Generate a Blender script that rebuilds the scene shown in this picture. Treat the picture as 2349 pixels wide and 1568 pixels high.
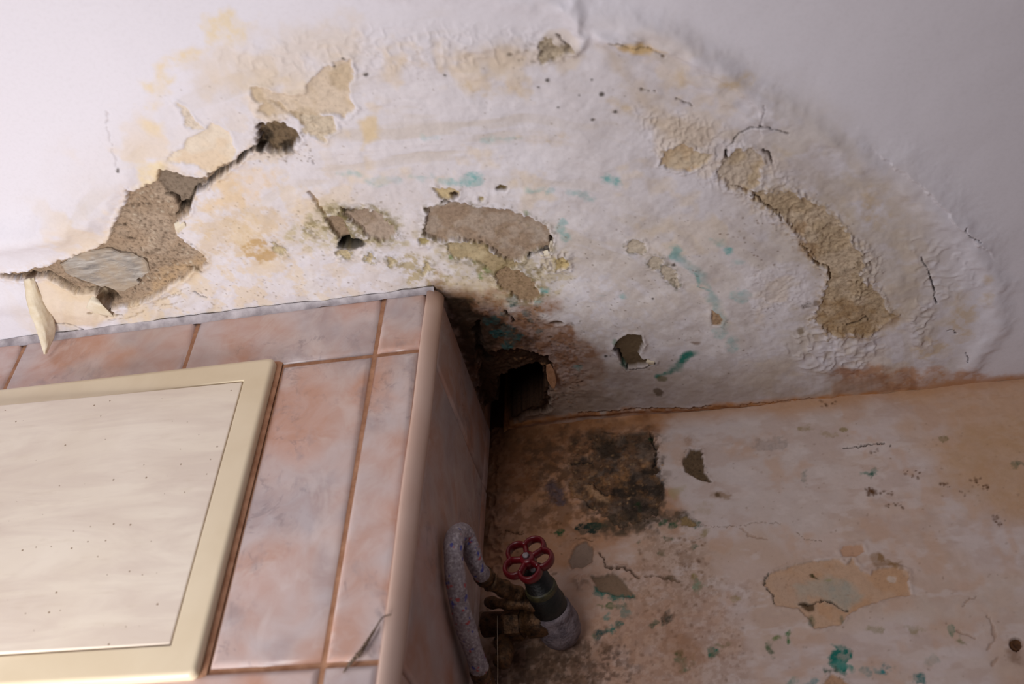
import bpy, bmesh, math, random
import numpy as np
from mathutils import Vector, Matrix

for _o in list(bpy.data.objects):
    bpy.data.objects.remove(_o)
SC = bpy.context.scene
COL = SC.collection
random.seed(7)

# ------------------------------------------------------------------ camera
W, HT = 2349, 1568
FPX = 2338.6
CAMZ = 1.68                       # eye height above the floor
RIGHT = np.array([0.97816846, 0.20469615, 0.03586017])
DOWN = np.array([-0.11041641, 0.65811531, -0.74477678])
FWD = np.array([-0.17605307, 0.72455761, 0.66634945])
cam_data = bpy.data.cameras.new('camera')
cam = bpy.data.objects.new('camera', cam_data)
COL.objects.link(cam)
cam_data.sensor_width = 36.0
cam_data.lens = FPX / W * 36.0
cam_data.clip_start = 0.01
m = Matrix.Identity(4)
for i in range(3):
    m[i][0] = RIGHT[i]; m[i][1] = -DOWN[i]; m[i][2] = -FWD[i]
m[2][3] = CAMZ
cam.matrix_world = m
cam_data.dof.use_dof = True
cam_data.dof.focus_distance = 1.06
cam_data.dof.aperture_fstop = 4.5
SC.camera = cam

# ------------------------------------------------------------------ world, lamp, exposure
world = bpy.data.worlds.new('world')
SC.world = world
world.use_nodes = True
world.node_tree.nodes['Background'].inputs[0].default_value = (0.80, 0.74, 0.86, 1)
world.node_tree.nodes['Background'].inputs[1].default_value = 0.07

LAMP_POS = Vector((-0.60, 0.50, 1.52))          # hand lamp held low on the left
ld = bpy.data.lights.new('hand_lamp_light', 'SPOT')
ld.energy = 25.0; ld.shadow_soft_size = 0.13
ld.spot_size = math.radians(140); ld.spot_blend = 1.0
ld.color = (1.0, 0.985, 0.985)
lamp = bpy.data.objects.new('hand_lamp_light', ld)
COL.objects.link(lamp)
lamp.location = LAMP_POS
lamp.rotation_euler = (Vector((-0.62, 0.52, 2.40)) - LAMP_POS).to_track_quat('-Z', 'Y').to_euler()
wd = bpy.data.lights.new('window_daylight', 'AREA')   # daylight from the window behind on the left
wd.shape = 'RECTANGLE'; wd.size = 1.2; wd.size_y = 1.3; wd.energy = 25.5
wd.color = (1.0, 0.96, 0.975)
win = bpy.data.objects.new('window_daylight', wd)
COL.objects.link(win)
win.location = (-0.95, -2.0, 1.10)
win.rotation_euler = (Vector((0.0, 0.9, 2.1)) - win.location).to_track_quat('-Z', 'Y').to_euler()

SC.view_settings.view_transform = 'Standard'
SC.view_settings.look = 'None'
SC.view_settings.exposure = 0.0
SC.view_settings.gamma = 1.0
SC.view_settings.use_curve_mapping = False

# ------------------------------------------------------------------ the place, in metres
ZC = 2.40        # ceiling
YF = 0.6915      # tiled front of the boxing
YB = 0.931       # back wall
XS = -0.2448     # tiled right side of the boxing
XL, XR = -1.60, 1.90
YN = -0.35

def ray(px, py):
    return (px - W / 2) / FPX * RIGHT + (py - HT / 2) / FPX * DOWN + FWD
def on_ceiling(px, py):
    d = ray(px, py); t = (ZC - CAMZ) / d[2]
    return d[0] * t, d[1] * t
def on_wall(px, py):
    d = ray(px, py); t = YB / d[1]
    return d[0] * t, d[2] * t + CAMZ
def at_y(px, py, y):
    d = ray(px, py); t = y / d[1]
    return Vector((d[0] * t, y, d[2] * t + CAMZ))
def at_z(px, py, z):
    d = ray(px, py); t = (z - CAMZ) / d[2]
    return Vector((d[0] * t, d[1] * t, z))

def at_x(px, py, x):
    d = ray(px, py); t = x / d[0]
    return Vector((x, d[1] * t, d[2] * t + CAMZ))

def lin(c):
    c = np.asarray(c, dtype=np.float64) / 255.0
    return np.where(c <= 0.04045, c / 12.92, ((c + 0.055) / 1.055) ** 2.4)

# ------------------------------------------------------------------ materials
def new_mat(name):
    mt = bpy.data.materials.new(name); mt.use_nodes = True
    nt = mt.node_tree
    return mt, nt, nt.nodes['Principled BSDF']
def node(nt, kind, **kw):
    n = nt.nodes.new(kind)
    for k, v in kw.items():
        if hasattr(n, k): setattr(n, k, v)
        else: n.inputs[k].default_value = v
    return n
def rgba(c):
    l = lin(c); return (float(l[0]), float(l[1]), float(l[2]), 1.0)
def ramp(nt, fac, stops):
    r = nt.nodes.new('ShaderNodeValToRGB')
    e = r.color_ramp.elements
    while len(e) < len(stops): e.new(0.5)
    for el, (p, c) in zip(e, stops):
        el.position = p; el.color = rgba(c)
    nt.links.new(fac, r.inputs[0])
    return r.outputs[0]
def bump(nt, bsdf, height, strength, dist):
    b = nt.nodes.new('ShaderNodeBump')
    b.inputs['Strength'].default_value = strength
    b.inputs['Distance'].default_value = dist
    nt.links.new(height, b.inputs['Height'])
    nt.links.new(b.outputs[0], bsdf.inputs['Normal'])
def mixc(nt, fac, a, b, mode='MIX'):
    x = nt.nodes.new('ShaderNodeMix'); x.data_type = 'RGBA'; x.blend_type = mode
    for sock, v in ((x.inputs[0], fac), (x.inputs[6], a), (x.inputs[7], b)):
        if isinstance(v, bpy.types.NodeSocket): nt.links.new(v, sock)
        elif isinstance(v, (int, float)): sock.default_value = v
        else: sock.default_value = v
    return x.outputs[2]
def noise(nt, vec, scale, detail=4, rough=0.55, dist=0.0):
    n = nt.nodes.new('ShaderNodeTexNoise')
    n.inputs['Scale'].default_value = scale; n.inputs['Detail'].default_value = detail
    n.inputs['Roughness'].default_value = rough; n.inputs['Distortion'].default_value = dist
    nt.links.new(vec, n.inputs['Vector'])
    return n.outputs[0]
def pos(nt):
    return nt.nodes.new('ShaderNodeNewGeometry').outputs['Position']

def plaster_mat(name, rough=0.8):
    mt, nt, b = new_mat(name)
    p = pos(nt)
    a = nt.nodes.new('ShaderNodeAttribute'); a.attribute_name = 'pigment'
    grain = a.outputs['Alpha']
    n1 = noise(nt, p, 300, 5, 0.68)
    g = ramp(nt, n1, [(0.25, (168, 160, 152)), (0.52, (250, 250, 250)), (0.8, (255, 255, 255))])
    c = mixc(nt, grain, a.outputs['Color'], mixc(nt, 1.0, a.outputs['Color'], g, 'MULTIPLY'))
    nt.links.new(c, b.inputs['Base Color'])
    b.inputs['Roughness'].default_value = rough
    b.inputs['Specular IOR Level'].default_value = 0.25
    n2 = noise(nt, p, 520, 4, 0.7)
    mul = nt.nodes.new('ShaderNodeMath'); mul.operation = 'MULTIPLY'
    nt.links.new(n2, mul.inputs[0]); nt.links.new(grain, mul.inputs[1])
    bump(nt, b, mul.outputs[0], 0.45, 0.0014)
    return mt

def plain_mat(name, c1, c2, scale=60, rough=0.5, metal=0.0, bs=0.2, bd=0.001, detail=5, lo=0.35, hi=0.7, spec=0.5):
    mt, nt, b = new_mat(name)
    p = pos(nt)
    n1 = noise(nt, p, scale, detail, 0.6)
    nt.links.new(ramp(nt, n1, [(lo, c1), (hi, c2)]), b.inputs['Base Color'])
    b.inputs['Roughness'].default_value = rough
    b.inputs['Metallic'].default_value = metal
    b.inputs['Specular IOR Level'].default_value = spec
    bump(nt, b, noise(nt, p, scale * 3, 4, 0.6), bs, bd)
    return mt

def marble_mat():
    mt, nt, b = new_mat('marbled_pink_glaze')
    p = pos(nt)
    oi = nt.nodes.new('ShaderNodeObjectInfo')
    sc = nt.nodes.new('ShaderNodeVectorMath'); sc.operation = 'MULTIPLY_ADD'
    cmb = nt.nodes.new('ShaderNodeCombineXYZ')
    for i in range(3): nt.links.new(oi.outputs['Random'], cmb.inputs[i])
    sc.inputs[1].default_value = (17.0, 31.0, 23.0)
    nt.links.new(cmb.outputs[0], sc.inputs[0]); nt.links.new(p, sc.inputs[2])
    v = sc.outputs[0]
    big = noise(nt, v, 11, 2, 0.5, 0.5)
    base = ramp(nt, big, [(0.34, (170, 156, 156)), (0.45, (192, 172, 166)), (0.54, (194, 160, 146)), (0.64, (192, 142, 116))])
    cloud = noise(nt, v, 30, 5, 0.6, 0.7)
    c2 = ramp(nt, cloud, [(0.36, (206, 194, 196)), (0.64, (182, 148, 138))])
    c = mixc(nt, 0.35, base, c2)
    drift = noise(nt, v, 17, 4, 0.62, 1.0)
    c = mixc(nt, ramp(nt, drift, [(0.54, (0, 0, 0)), (0.70, (185, 185, 185))]), c, rgba((212, 198, 194)))
    where = ramp(nt, noise(nt, v, 8, 2, 0.5), [(0.49, (0, 0, 0)), (0.60, (255, 255, 255))])
    sm = ramp(nt, noise(nt, v, 34, 4, 0.62, 0.6), [(0.53, (0, 0, 0)), (0.70, (190, 190, 190))])
    c = mixc(nt, mixc(nt, 1.0, sm, where, 'MULTIPLY'), c, rgba((148, 134, 136)))
    vein = noise(nt, v, 24, 5, 0.6, 0.9)
    vm = ramp(nt, vein, [(0.465, (0, 0, 0)), (0.495, (150, 150, 150)), (0.505, (150, 150, 150)), (0.535, (0, 0, 0))])
    brk = ramp(nt, noise(nt, v, 60, 3, 0.6), [(0.50, (0, 0, 0)), (0.62, (255, 255, 255))])
    vm2 = mixc(nt, 1.0, mixc(nt, 1.0, vm, where, 'MULTIPLY'), brk, 'MULTIPLY')
    c = mixc(nt, vm2, c, rgba((96, 86, 94)))
    nt.links.new(c, b.inputs['Base Color'])
    b.inputs['Roughness'].default_value = 0.20
    b.inputs['Specular IOR Level'].default_value = 0.5
    bump(nt, b, noise(nt, p, 30, 2, 0.5), 0.05, 0.001)
    return mt

def cream_mat(name, specks):
    mt, nt, b = new_mat(name)
    p = pos(nt)
    n1 = noise(nt, p, 9, 4, 0.6, 0.5)
    c = ramp(nt, n1, [(0.3, (216, 198, 168)), (0.7, (226, 210, 182))] if not specks else [(0.3, (226, 212, 194)), (0.7, (234, 222, 206))])
    if specks:
        mp = nt.nodes.new('ShaderNodeMapping'); mp.inputs['Scale'].default_value = (0.45, 1, 2.4)
        mp.inputs['Rotation'].default_value = (0, 0.12, 0)
        nt.links.new(p, mp.inputs['Vector'])
        sm = noise(nt, mp.outputs[0], 14, 5, 0.6, 0.8)
        c = mixc(nt, ramp(nt, sm, [(0.42, (0, 0, 0)), (0.62, (170, 170, 170))]), c, rgba((200, 180, 168)))
        vo = nt.nodes.new('ShaderNodeTexVoronoi'); vo.voronoi_dimensions = '2D'; vo.inputs['Scale'].default_value = 62
        vo.inputs['Randomness'].default_value = 1.0
        sx = nt.nodes.new('ShaderNodeSeparateXYZ'); nt.links.new(p, sx.inputs[0])
        cx2 = nt.nodes.new('ShaderNodeCombineXYZ'); nt.links.new(sx.outputs[0], cx2.inputs[0]); nt.links.new(sx.outputs[2], cx2.inputs[1])
        nt.links.new(cx2.outputs[0], vo.inputs['Vector'])
        sel = nt.nodes.new('ShaderNodeSeparateColor'); nt.links.new(vo.outputs['Color'], sel.inputs[0])
        gt = nt.nodes.new('ShaderNodeMath'); gt.operation = 'MULTIPLY'
        gt.inputs[1].default_value = 0.06; nt.links.new(sel.outputs[0], gt.inputs[0])
        lt = nt.nodes.new('ShaderNodeMath'); lt.operation = 'LESS_THAN'
        nt.links.new(vo.outputs['Distance'], lt.inputs[0]); nt.links.new(gt.outputs[0], lt.inputs[1])
        g2 = nt.nodes.new('ShaderNodeMath'); g2.operation = 'GREATER_THAN'; g2.inputs[1].default_value = 0.62
        nt.links.new(sel.outputs[1], g2.inputs[0])
        mu = nt.nodes.new('ShaderNodeMath'); mu.operation = 'MULTIPLY'
        nt.links.new(lt.outputs[0], mu.inputs[0]); nt.links.new(g2.outputs[0], mu.inputs[1])
        c = mixc(nt, mu.outputs[0], c, rgba((146, 122, 98)))
        streak = noise(nt, mp.outputs[0], 60, 4, 0.6)
        c = mixc(nt, ramp(nt, streak, [(0.58, (0, 0, 0)), (0.74, (120, 120, 120))]), c, rgba((188, 166, 140)))
    else:
        d = noise(nt, p, 34, 5, 0.65)
        c = mixc(nt, ramp(nt, d, [(0.5, (0, 0, 0)), (0.8, (110, 110, 110))]), c, rgba((196, 174, 138)))
    nt.links.new(c, b.inputs['Base Color'])
    b.inputs['Roughness'].default_value = 0.30
    b.inputs['Specular IOR Level'].default_value = 0.5
    bump(nt, b, noise(nt, p, 25, 3, 0.5), 0.05, 0.001)
    return mt

def hose_mat():
    mt, nt, b = new_mat('braided_hose_weave')
    tc = nt.nodes.new('ShaderNodeTexCoord').outputs['UV']
    mp = nt.nodes.new('ShaderNodeMapping'); mp.inputs['Scale'].default_value = (16, 1, 1)
    nt.links.new(tc, mp.inputs['Vector'])
    p = pos(nt)
    n1 = noise(nt, p, 330, 4, 0.7)
    c = ramp(nt, n1, [(0.30, (110, 100, 108)), (0.50, (158, 148, 154)), (0.66, (200, 192, 198))])
    for seed, colr in ((0.0, (40, 60, 165)), (3.7, (190, 60, 66))):
        ad = nt.nodes.new('ShaderNodeVectorMath'); ad.operation = 'ADD'
        ad.inputs[1].default_value = (seed, seed * 2, seed); nt.links.new(p, ad.inputs[0])
        f = noise(nt, ad.outputs[0], 150, 1, 0.4)
        c = mixc(nt, ramp(nt, f, [(0.66, (0, 0, 0)), (0.69, (230, 230, 230))]), c, rgba(colr))
    grime = noise(nt, p, 28, 3, 0.6)
    c = mixc(nt, ramp(nt, grime, [(0.48, (0, 0, 0)), (0.72, (150, 150, 150))]), c, rgba((112, 92, 72)))
    nt.links.new(c, b.inputs['Base Color'])
    b.inputs['Roughness'].default_value = 0.6
    bump(nt, b, noise(nt, p, 700, 3, 0.6), 0.6, 0.0012)
    return mt

M_PLASTER = plaster_mat('painted_plaster')
M_WALLP = plaster_mat('distempered_plaster', 0.72)
M_MARBLE = marble_mat()
M_GROUT = plain_mat('brown_grout', (150, 104, 76), (186, 140, 110), 90, 0.9, bs=0.5)
M_TRIM = plain_mat('beige_pink_trim', (198, 166, 150), (208, 180, 166), 14, 0.36, bs=0.04)
M_CAULK = plain_mat('grey_caulk', (138, 130, 134), (190, 182, 186), 60, 0.6, bs=0.25, bd=0.001)
M_FRAME = cream_mat('cream_enamel_frame', False)
M_DOOR = cream_mat('cream_enamel_door', True)
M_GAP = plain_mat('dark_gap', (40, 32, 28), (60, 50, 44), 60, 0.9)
M_FLAP = plain_mat('loose_paint_skin', (216, 200, 172), (232, 222, 204), 70, 0.75, bs=0.5, bd=0.001)
M_FLAKE = plain_mat('loose_brown_paint', (150, 104, 70), (186, 140, 104), 120, 0.8, bs=0.5)
def stone_mat():
    mt, nt, b = new_mat('grey_stone')
    p = pos(nt)
    mp = nt.nodes.new('ShaderNodeMapping'); mp.inputs['Rotation'].default_value = (0, 0, 0.5); mp.inputs['Scale'].default_value = (0.35, 1.5, 1)
    nt.links.new(p, mp.inputs['Vector'])
    c = ramp(nt, noise(nt, mp.outputs[0], 150, 5, 0.62, 0.4), [(0.32, (120, 114, 110)), (0.5, (158, 150, 142)), (0.68, (188, 182, 176))])
    c = mixc(nt, ramp(nt, noise(nt, p, 34, 4, 0.6), [(0.42, (0, 0, 0)), (0.60, (215, 215, 215))]), c, rgba((170, 150, 126)))
    nt.links.new(c, b.inputs['Base Color']); b.inputs['Roughness'].default_value = 0.8
    bump(nt, b, noise(nt, p, 300, 4, 0.65), 0.6, 0.0012)
    return mt
M_STONE = stone_mat()
M_RED = plain_mat('red_enamel', (84, 7, 17), (112, 11, 24), 60, 0.32, bs=0.1)
M_STEEL = plain_mat('dull_steel', (120, 118, 124), (176, 172, 176), 150, 0.35, metal=0.9)
M_BRASS = plain_mat('dirty_brass', (48, 34, 24), (128, 94, 62), 150, 0.4, metal=0.5, bs=0.6, bd=0.002)
M_BONNET = plain_mat('dark_green_casting', (12, 12, 11), (26, 27, 23), 120, 0.4, bs=0.4, bd=0.0015)
M_PIPE = plain_mat('grey_limed_pipe', (92, 82, 88), (150, 138, 142), 110, 0.7, bs=0.9, bd=0.003)
M_BAND = plain_mat('yellow_green_band', (34, 36, 24), (84, 78, 44), 140, 0.5)
M_HOSE = hose_mat()
M_DUST = plain_mat('brown_dust', (86, 66, 52), (140, 118, 100), 300, 0.95, bs=0.8)
M_THREAD = plain_mat('pale_thread', (170, 150, 130), (190, 172, 150), 200, 0.8)
M_PLUG = plain_mat('rusty_plug', (70, 42, 20), (112, 72, 36), 260, 0.8, bs=0.7)
M_FLOOR = plain_mat('grey_floor', (120, 112, 106), (150, 142, 134), 6, 0.6)
M_SIDEWALL = plain_mat('pale_side_wall', (200, 194, 196), (214, 208, 208), 8, 0.8)

# ------------------------------------------------------------------ object helpers
def link(name, mesh, mat, parent=None, smooth=False):
    o = bpy.data.objects.new(name, mesh); COL.objects.link(o)
    if mat is not None and not mesh.materials: mesh.materials.append(mat)
    if parent is not None: o.parent = parent
    if smooth:
        mesh.polygons.foreach_set('use_smooth', [True] * len(mesh.polygons))
    return o
def pydata(name, v, f):
    me = bpy.data.meshes.new(name); me.from_pydata([tuple(p) for p in v], [], f); me.update()
    return me
def empty(name, loc):
    o = bpy.data.objects.new(name, None); COL.objects.link(o); o.location = loc; o.empty_display_size = 0.02
    return o
def crease(me, deg=35):
    me.set_sharp_from_angle(angle=math.radians(deg))
def tag(o, label=None, cat=None, kind=None, group=None):
    if label: o['label'] = label
    if cat: o['category'] = cat
    if kind: o['kind'] = kind
    if group: o['group'] = group
    return o
def adopt(o, root):
    """parent with the mesh kept where it was built (world coordinates)"""
    o.parent = root; o.location = -Vector(root.location)
    return o
def box_mesh(name, x0, x1, y0, y1, z0, z1):
    v = [(x, y, z) for x in (x0, x1) for y in (y0, y1) for z in (z0, z1)]
    f = [(0, 1, 3, 2), (4, 6, 7, 5), (0, 4, 5, 1), (2, 3, 7, 6), (0, 2, 6, 4), (1, 5, 7, 3)]
    return pydata(name, v, f)
def frame_of(d):
    d = Vector(d).normalized()
    a = Vector((0, 0, 1)) if abs(d.z) < 0.9 else Vector((1, 0, 0))
    u = d.cross(a).normalized(); w = d.cross(u).normalized()
    return d, u, w
def lathe(name, origin, axis, profile, seg=28, wob=0.0, seed=0, sides=None):
    """profile: (distance along axis, radius)"""
    d, u, w = frame_of(axis); rnd = random.Random(seed)
    v, f = [], []
    n = sides or seg
    for t, r in profile:
        for k in range(n):
            a = 2 * math.pi * k / n
            rr = r * (1 + wob * (rnd.random() - 0.5))
            v.append(Vector(origin) + d * t + u * (math.cos(a) * rr) + w * (math.sin(a) * rr))
    for i in range(len(profile) - 1):
        for k in range(n):
            f.append((i * n + k, i * n + (k + 1) % n, (i + 1) * n + (k + 1) % n, (i + 1) * n + k))
    f.append(tuple(range(n - 1, -1, -1)))
    b = (len(profile) - 1) * n
    f.append(tuple(range(b, b + n)))
    return pydata(name, v, f)
def catmull(pts, n=12):
    P = [Vector(p) for p in pts]
    P = [P[0] * 2 - P[1]] + P + [P[-1] * 2 - P[-2]]
    out = []
    for i in range(1, len(P) - 2):
        for k in range(n):
            t = k / n
            out.append(0.5 * ((2 * P[i]) + (P[i + 1] - P[i - 1]) * t + (2 * P[i - 1] - 5 * P[i] + 4 * P[i + 1] - P[i + 2]) * t * t
                              + (3 * P[i] - P[i - 1] - 3 * P[i + 1] + P[i + 2]) * t ** 3))
    out.append(P[-2])
    return out
def tube(name, path, radius, seg=16, closed=False, flat=None, normal=None):
    """sweep; radius is a number or a function of 0..1; flat=(a,b) elliptical section with `normal` axis"""
    n = len(path); v, f = [], []
    prev = None
    for i, p in enumerate(path):
        a = path[(i - 1) % n] if closed or i else path[0]
        b = path[(i + 1) % n] if closed or i < n - 1 else path[-1]
        t = (Vector(b) - Vector(a)).normalized()
        if normal is not None:
            u = Vector(normal).normalized(); w = t.cross(u).normalized()
        else:
            if prev is None: _, u, w = frame_of(t)
            else:
                u = (prev - t * prev.dot(t)).normalized(); w = t.cross(u).normalized()
            prev = u
        r = radius(i / (n - 1)) if callable(radius) else radius
        ra, rb = (r, r) if flat is None else flat
        for k in range(seg):
            ang = 2 * math.pi * k / seg
            v.append(Vector(p) + u * math.cos(ang) * ra + w * math.sin(ang) * rb)
    for i in range(n if closed else n - 1):
        j = (i + 1) % n
        for k in range(seg):
            f.append((i * seg + k, i * seg + (k + 1) % seg, j * seg + (k + 1) % seg, j * seg + k))
    if not closed:
        f.append(tuple(range(seg - 1, -1, -1))); f.append(tuple(range((n - 1) * seg, n * seg)))
    return pydata(name, v, f)

# ------------------------------------------------------------------ noise and fields
def vnoise(x, y, seed=0):
    xi = np.floor(x).astype(np.int64); yi = np.floor(y).astype(np.int64)
    fx = (x - xi).astype(np.float32); fy = (y - yi).astype(np.float32)
    u = fx * fx * fx * (fx * (fx * 6 - 15) + 10); v = fy * fy * fy * (fy * (fy * 6 - 15) + 10)
    def h(a, b):
        n = (a * 374761393 + b * 668265263 + seed * 1442695041) & 0xFFFFFFFF
        n = ((n ^ (n >> 13)) * 1274126177) & 0xFFFFFFFF
        n = (n ^ (n >> 16)) & 0xFFFFFF
        return n.astype(np.float32) / np.float32(16777215)
    a = h(xi, yi); b = h(xi + 1, yi); c = h(xi, yi + 1); d = h(xi + 1, yi + 1)
    return a + (b - a) * u + (c - a) * v + (a - b - c + d) * u * v
def fbm(x, y, f, octv=3, seed=0, gain=0.5):
    s = 0; a = 1.0; t = 0
    for o in range(octv):
        s = s + a * vnoise(x * f + 13.7 * o, y * f - 7.3 * o, seed + o * 17); t += a
        a *= gain; f *= 2.03
    return s / t
def sstep(a, b, x):
    t = np.clip((x - a) / (b - a), 0, 1)
    return t * t * (3 - 2 * t)

class Field:
    def __init__(self, us, vs, conv, base):
        self.us, self.vs, self.conv = us, vs, conv
        self.U, self.V = np.meshgrid(us, vs, indexing='ij')
        self.H = np.zeros(self.U.shape)
        self.C = np.empty(self.U.shape + (3,)); self.C[:] = lin(base)
        self.seed = 1
        self.G = np.full(self.U.shape, .10)
    def sd(self):
        self.seed += 29
        return self.seed
    def win(self, P, mar):
        lo, hi = P.min(0) - mar, P.max(0) + mar
        i0, i1 = np.searchsorted(self.us, [lo[0], hi[0]]); j0, j1 = np.searchsorted(self.vs, [lo[1], hi[1]])
        return (slice(i0, i1), slice(j0, j1))
    def world(self, pts):
        return np.array([self.conv(*p) for p in pts])
    @staticmethod
    def dist(P, x, y, closed):
        d2 = np.full(x.shape, 1e9); ins = np.zeros(x.shape, bool)
        n = len(P)
        for i in range(n if closed else n - 1):
            a = P[i]; b = P[(i + 1) % n]
            ex, ey = b - a; L = ex * ex + ey * ey + 1e-18
            wx, wy = x - a[0], y - a[1]
            t = np.clip((wx * ex + wy * ey) / L, 0, 1)
            d2 = np.minimum(d2, (wx - ex * t) ** 2 + (wy - ey * t) ** 2)
            if closed:
                c = ((a[1] <= y) != (b[1] <= y))
                if abs(ey) > 1e-12:
                    ins ^= c & (x < a[0] + (y - a[1]) * ex / ey)
        d = np.sqrt(d2)
        return np.where(ins, -d, d) if closed else d
    def warped(self, s, j1, j2, sd):
        U, V = self.U[s], self.V[s]
        x = U + j1 * 2 * (fbm(U, V, 70, 2, sd) - .5) + j2 * 2 * (fbm(U, V, 300, 2, sd + 5) - .5)
        y = V + j1 * 2 * (fbm(U, V, 70, 2, sd + 9) - .5) + j2 * 2 * (fbm(U, V, 300, 2, sd + 11) - .5)
        return x, y
    def mix(self, s, col, m):
        m = m[..., None]
        self.C[s] = self.C[s] * (1 - m) + col * m
    def peel(self, pts, depth, col, j1=.004, j2=.002, edge=.0008, rough=.0012, rf=160, lip=.0007, var=.16,
             halo=None, col2=None, raw=False):
        P = np.array(pts) if raw else self.world(pts)
        s = self.win(P, .03)
        if self.U[s].size == 0: return
        k = self.sd()
        x, y = self.warped(s, j1, j2, k); U, V = self.U[s], self.V[s]
        sd = self.dist(P, x, y, True)
        m = sstep(edge, -edge, sd)
        n = fbm(U, V, rf, 4, k + 20, .6)
        self.H[s] += m * (depth + rough * 2 * (n - .5))
        self.G[s] = np.maximum(self.G[s], m * min(1.0, .08 + rough * 480))
        if lip:
            self.H[s] -= lip * np.exp(-((sd - .0022) / .002) ** 2) * (sd > 0) * (fbm(U, V, 90, 2, k + 31) * 2)
        if halo:
            hc, hw, ha = halo
            hm = np.exp(-np.maximum(sd, 0) / hw) * sstep(.38, .62, fbm(U, V, 220, 3, k + 40, .65)) * ha
            self.mix(s, lin(hc), hm * (sd > -edge * 2))
        c = lin(col)[None, None, :] * (1 + var * 2 * (n - .5))[..., None]
        if col2 is not None:
            q = sstep(.42, .62, fbm(U, V, rf * .25, 3, k + 50))[..., None]
            c = c * (1 - q) + lin(col2) * (1 + var * 2 * (n - .5))[..., None] * q
        self.mix(s, c, m)
    def stain(self, pts, col, amt=.8, soft=.004, nz=.012, nf=60, patch=0, j1=.003, raw=False, pf=110):
        P = np.array(pts) if raw else self.world(pts)
        s = self.win(P, .05)
        if self.U[s].size == 0: return
        k = self.sd(); U, V = self.U[s], self.V[s]
        x, y = self.warped(s, j1, .0008, k)
        sd = self.dist(P, x, y, True) + nz * 2 * (fbm(U, V, nf, 4, k + 3) - .5)
        m = sstep(soft, -soft, sd) * amt
        if patch:
            m = m * (1 - patch + patch * sstep(.40, .62, fbm(U, V, pf, 4, k + 8, .62)))
        self.mix(s, lin(col), m)
    def blob(self, c, r, col, amt=.8, soft=.002, nz=.003, nf=140, patch=0, rot=0, pf=160):
        a = np.linspace(0, 2 * np.pi, 14, endpoint=False); cr, sr = math.cos(rot), math.sin(rot)
        p = [(c[0] + r[0] * math.cos(t) * cr - r[1] * math.sin(t) * sr, c[1] + r[0] * math.cos(t) * sr + r[1] * math.sin(t) * cr) for t in a]
        self.stain(p, col, amt, soft, nz, nf, patch, j1=.0012, pf=pf)
    def ell(self, c, r, rot=0):
        a = np.linspace(0, 2 * np.pi, 12, endpoint=False); cr, sr = math.cos(rot), math.sin(rot)
        return [(c[0] + r[0] * math.cos(t) * cr - r[1] * math.sin(t) * sr, c[1] + r[0] * math.cos(t) * sr + r[1] * math.sin(t) * cr) for t in a]
    def crack(self, pts, width, depth, col, amt=.8, j1=.002, j2=.0016):
        P = self.world(pts); s = self.win(P, .02); k = self.sd()
        if self.U[s].size == 0: return
        x, y = self.warped(s, j1, j2, k)
        d = self.dist(P, x, y, False)
        w = width * (.45 + 1.1 * fbm(self.U[s], self.V[s], 120, 2, k + 2))
        m = sstep(w, w * .35, d)
        self.H[s] += depth * m
        self.mix(s, lin(col), m * amt)
    def line_stain(self, pts, width, col, amt=.7, patch=.5):
        P = self.world(pts); s = self.win(P, .04); k = self.sd()
        if self.U[s].size == 0: return
        x, y = self.warped(s, .003, .0012, k)
        d = self.dist(P, x, y, False)
        w = width * (.3 + 1.4 * fbm(self.U[s], self.V[s], 60, 2, k + 2))
        m = sstep(w, w * .1, d) * amt
        m = m * (1 - patch + patch * sstep(.38, .6, fbm(self.U[s], self.V[s], 130, 3, k + 6)))
        self.mix(s, lin(col), m)
    def ridge(self, pts, w, amp, j=.004, lump=.6):
        P = self.world(pts); s = self.win(P, w * 4); k = self.sd()
        if self.U[s].size == 0: return
        x, y = self.warped(s, j, .0005, k)
        d = self.dist(P, x, y, False)
        self.H[s] -= amp * np.exp(-(d / w) ** 2) * (1 - lump + lump * 2 * fbm(self.U[s], self.V[s], 45, 2, k + 3))
    def step(self, pts, amp, w_sharp, w_soft, j=.003):
        """overlapping skin: sharp on the left of the line, fading out to its right"""
        P = self.world(pts); s = self.win(P, w_soft * 3); k = self.sd()
        if self.U[s].size == 0: return
        x, y = self.warped(s, j, .0012, k)
        d = self.dist(P, x, y, False)
        best = np.full(x.shape, 1e9); side = np.zeros(x.shape)
        for i in range(len(P) - 1):
            a, b = P[i], P[i + 1]; e = b - a; L = e @ e
            t = np.clip(((x - a[0]) * e[0] + (y - a[1]) * e[1]) / L, 0, 1)
            q = (x - a[0] - e[0] * t) ** 2 + (y - a[1] - e[1] * t) ** 2
            cr = e[0] * (y - a[1]) - e[1] * (x - a[0])
            side = np.where(q < best, cr, side); best = np.minimum(best, q)
        self.H[s] -= amp * np.where(side > 0, np.exp(-(d / w_sharp) ** 2), np.exp(-(d / w_soft) ** 2))
    def blister(self, pts, amp, f=110, soft=.008):
        P = self.world(pts); s = self.win(P, .03); k = self.sd()
        if self.U[s].size == 0: return
        x, y = self.warped(s, .005, .001, k)
        m = sstep(soft, -soft, self.dist(P, x, y, True))
        U, V = self.U[s], self.V[s]
        xw = U + .006 * fbm(U, V, 60, 2, k + 7); yw = V + .006 * fbm(U, V, 60, 2, k + 8)
        n = 1 - np.abs(2 * fbm(xw, yw, f, 2, k + 2) - 1) * 2.2
        self.H[s] -= amp * m * np.clip(n, 0, 1)
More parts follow.
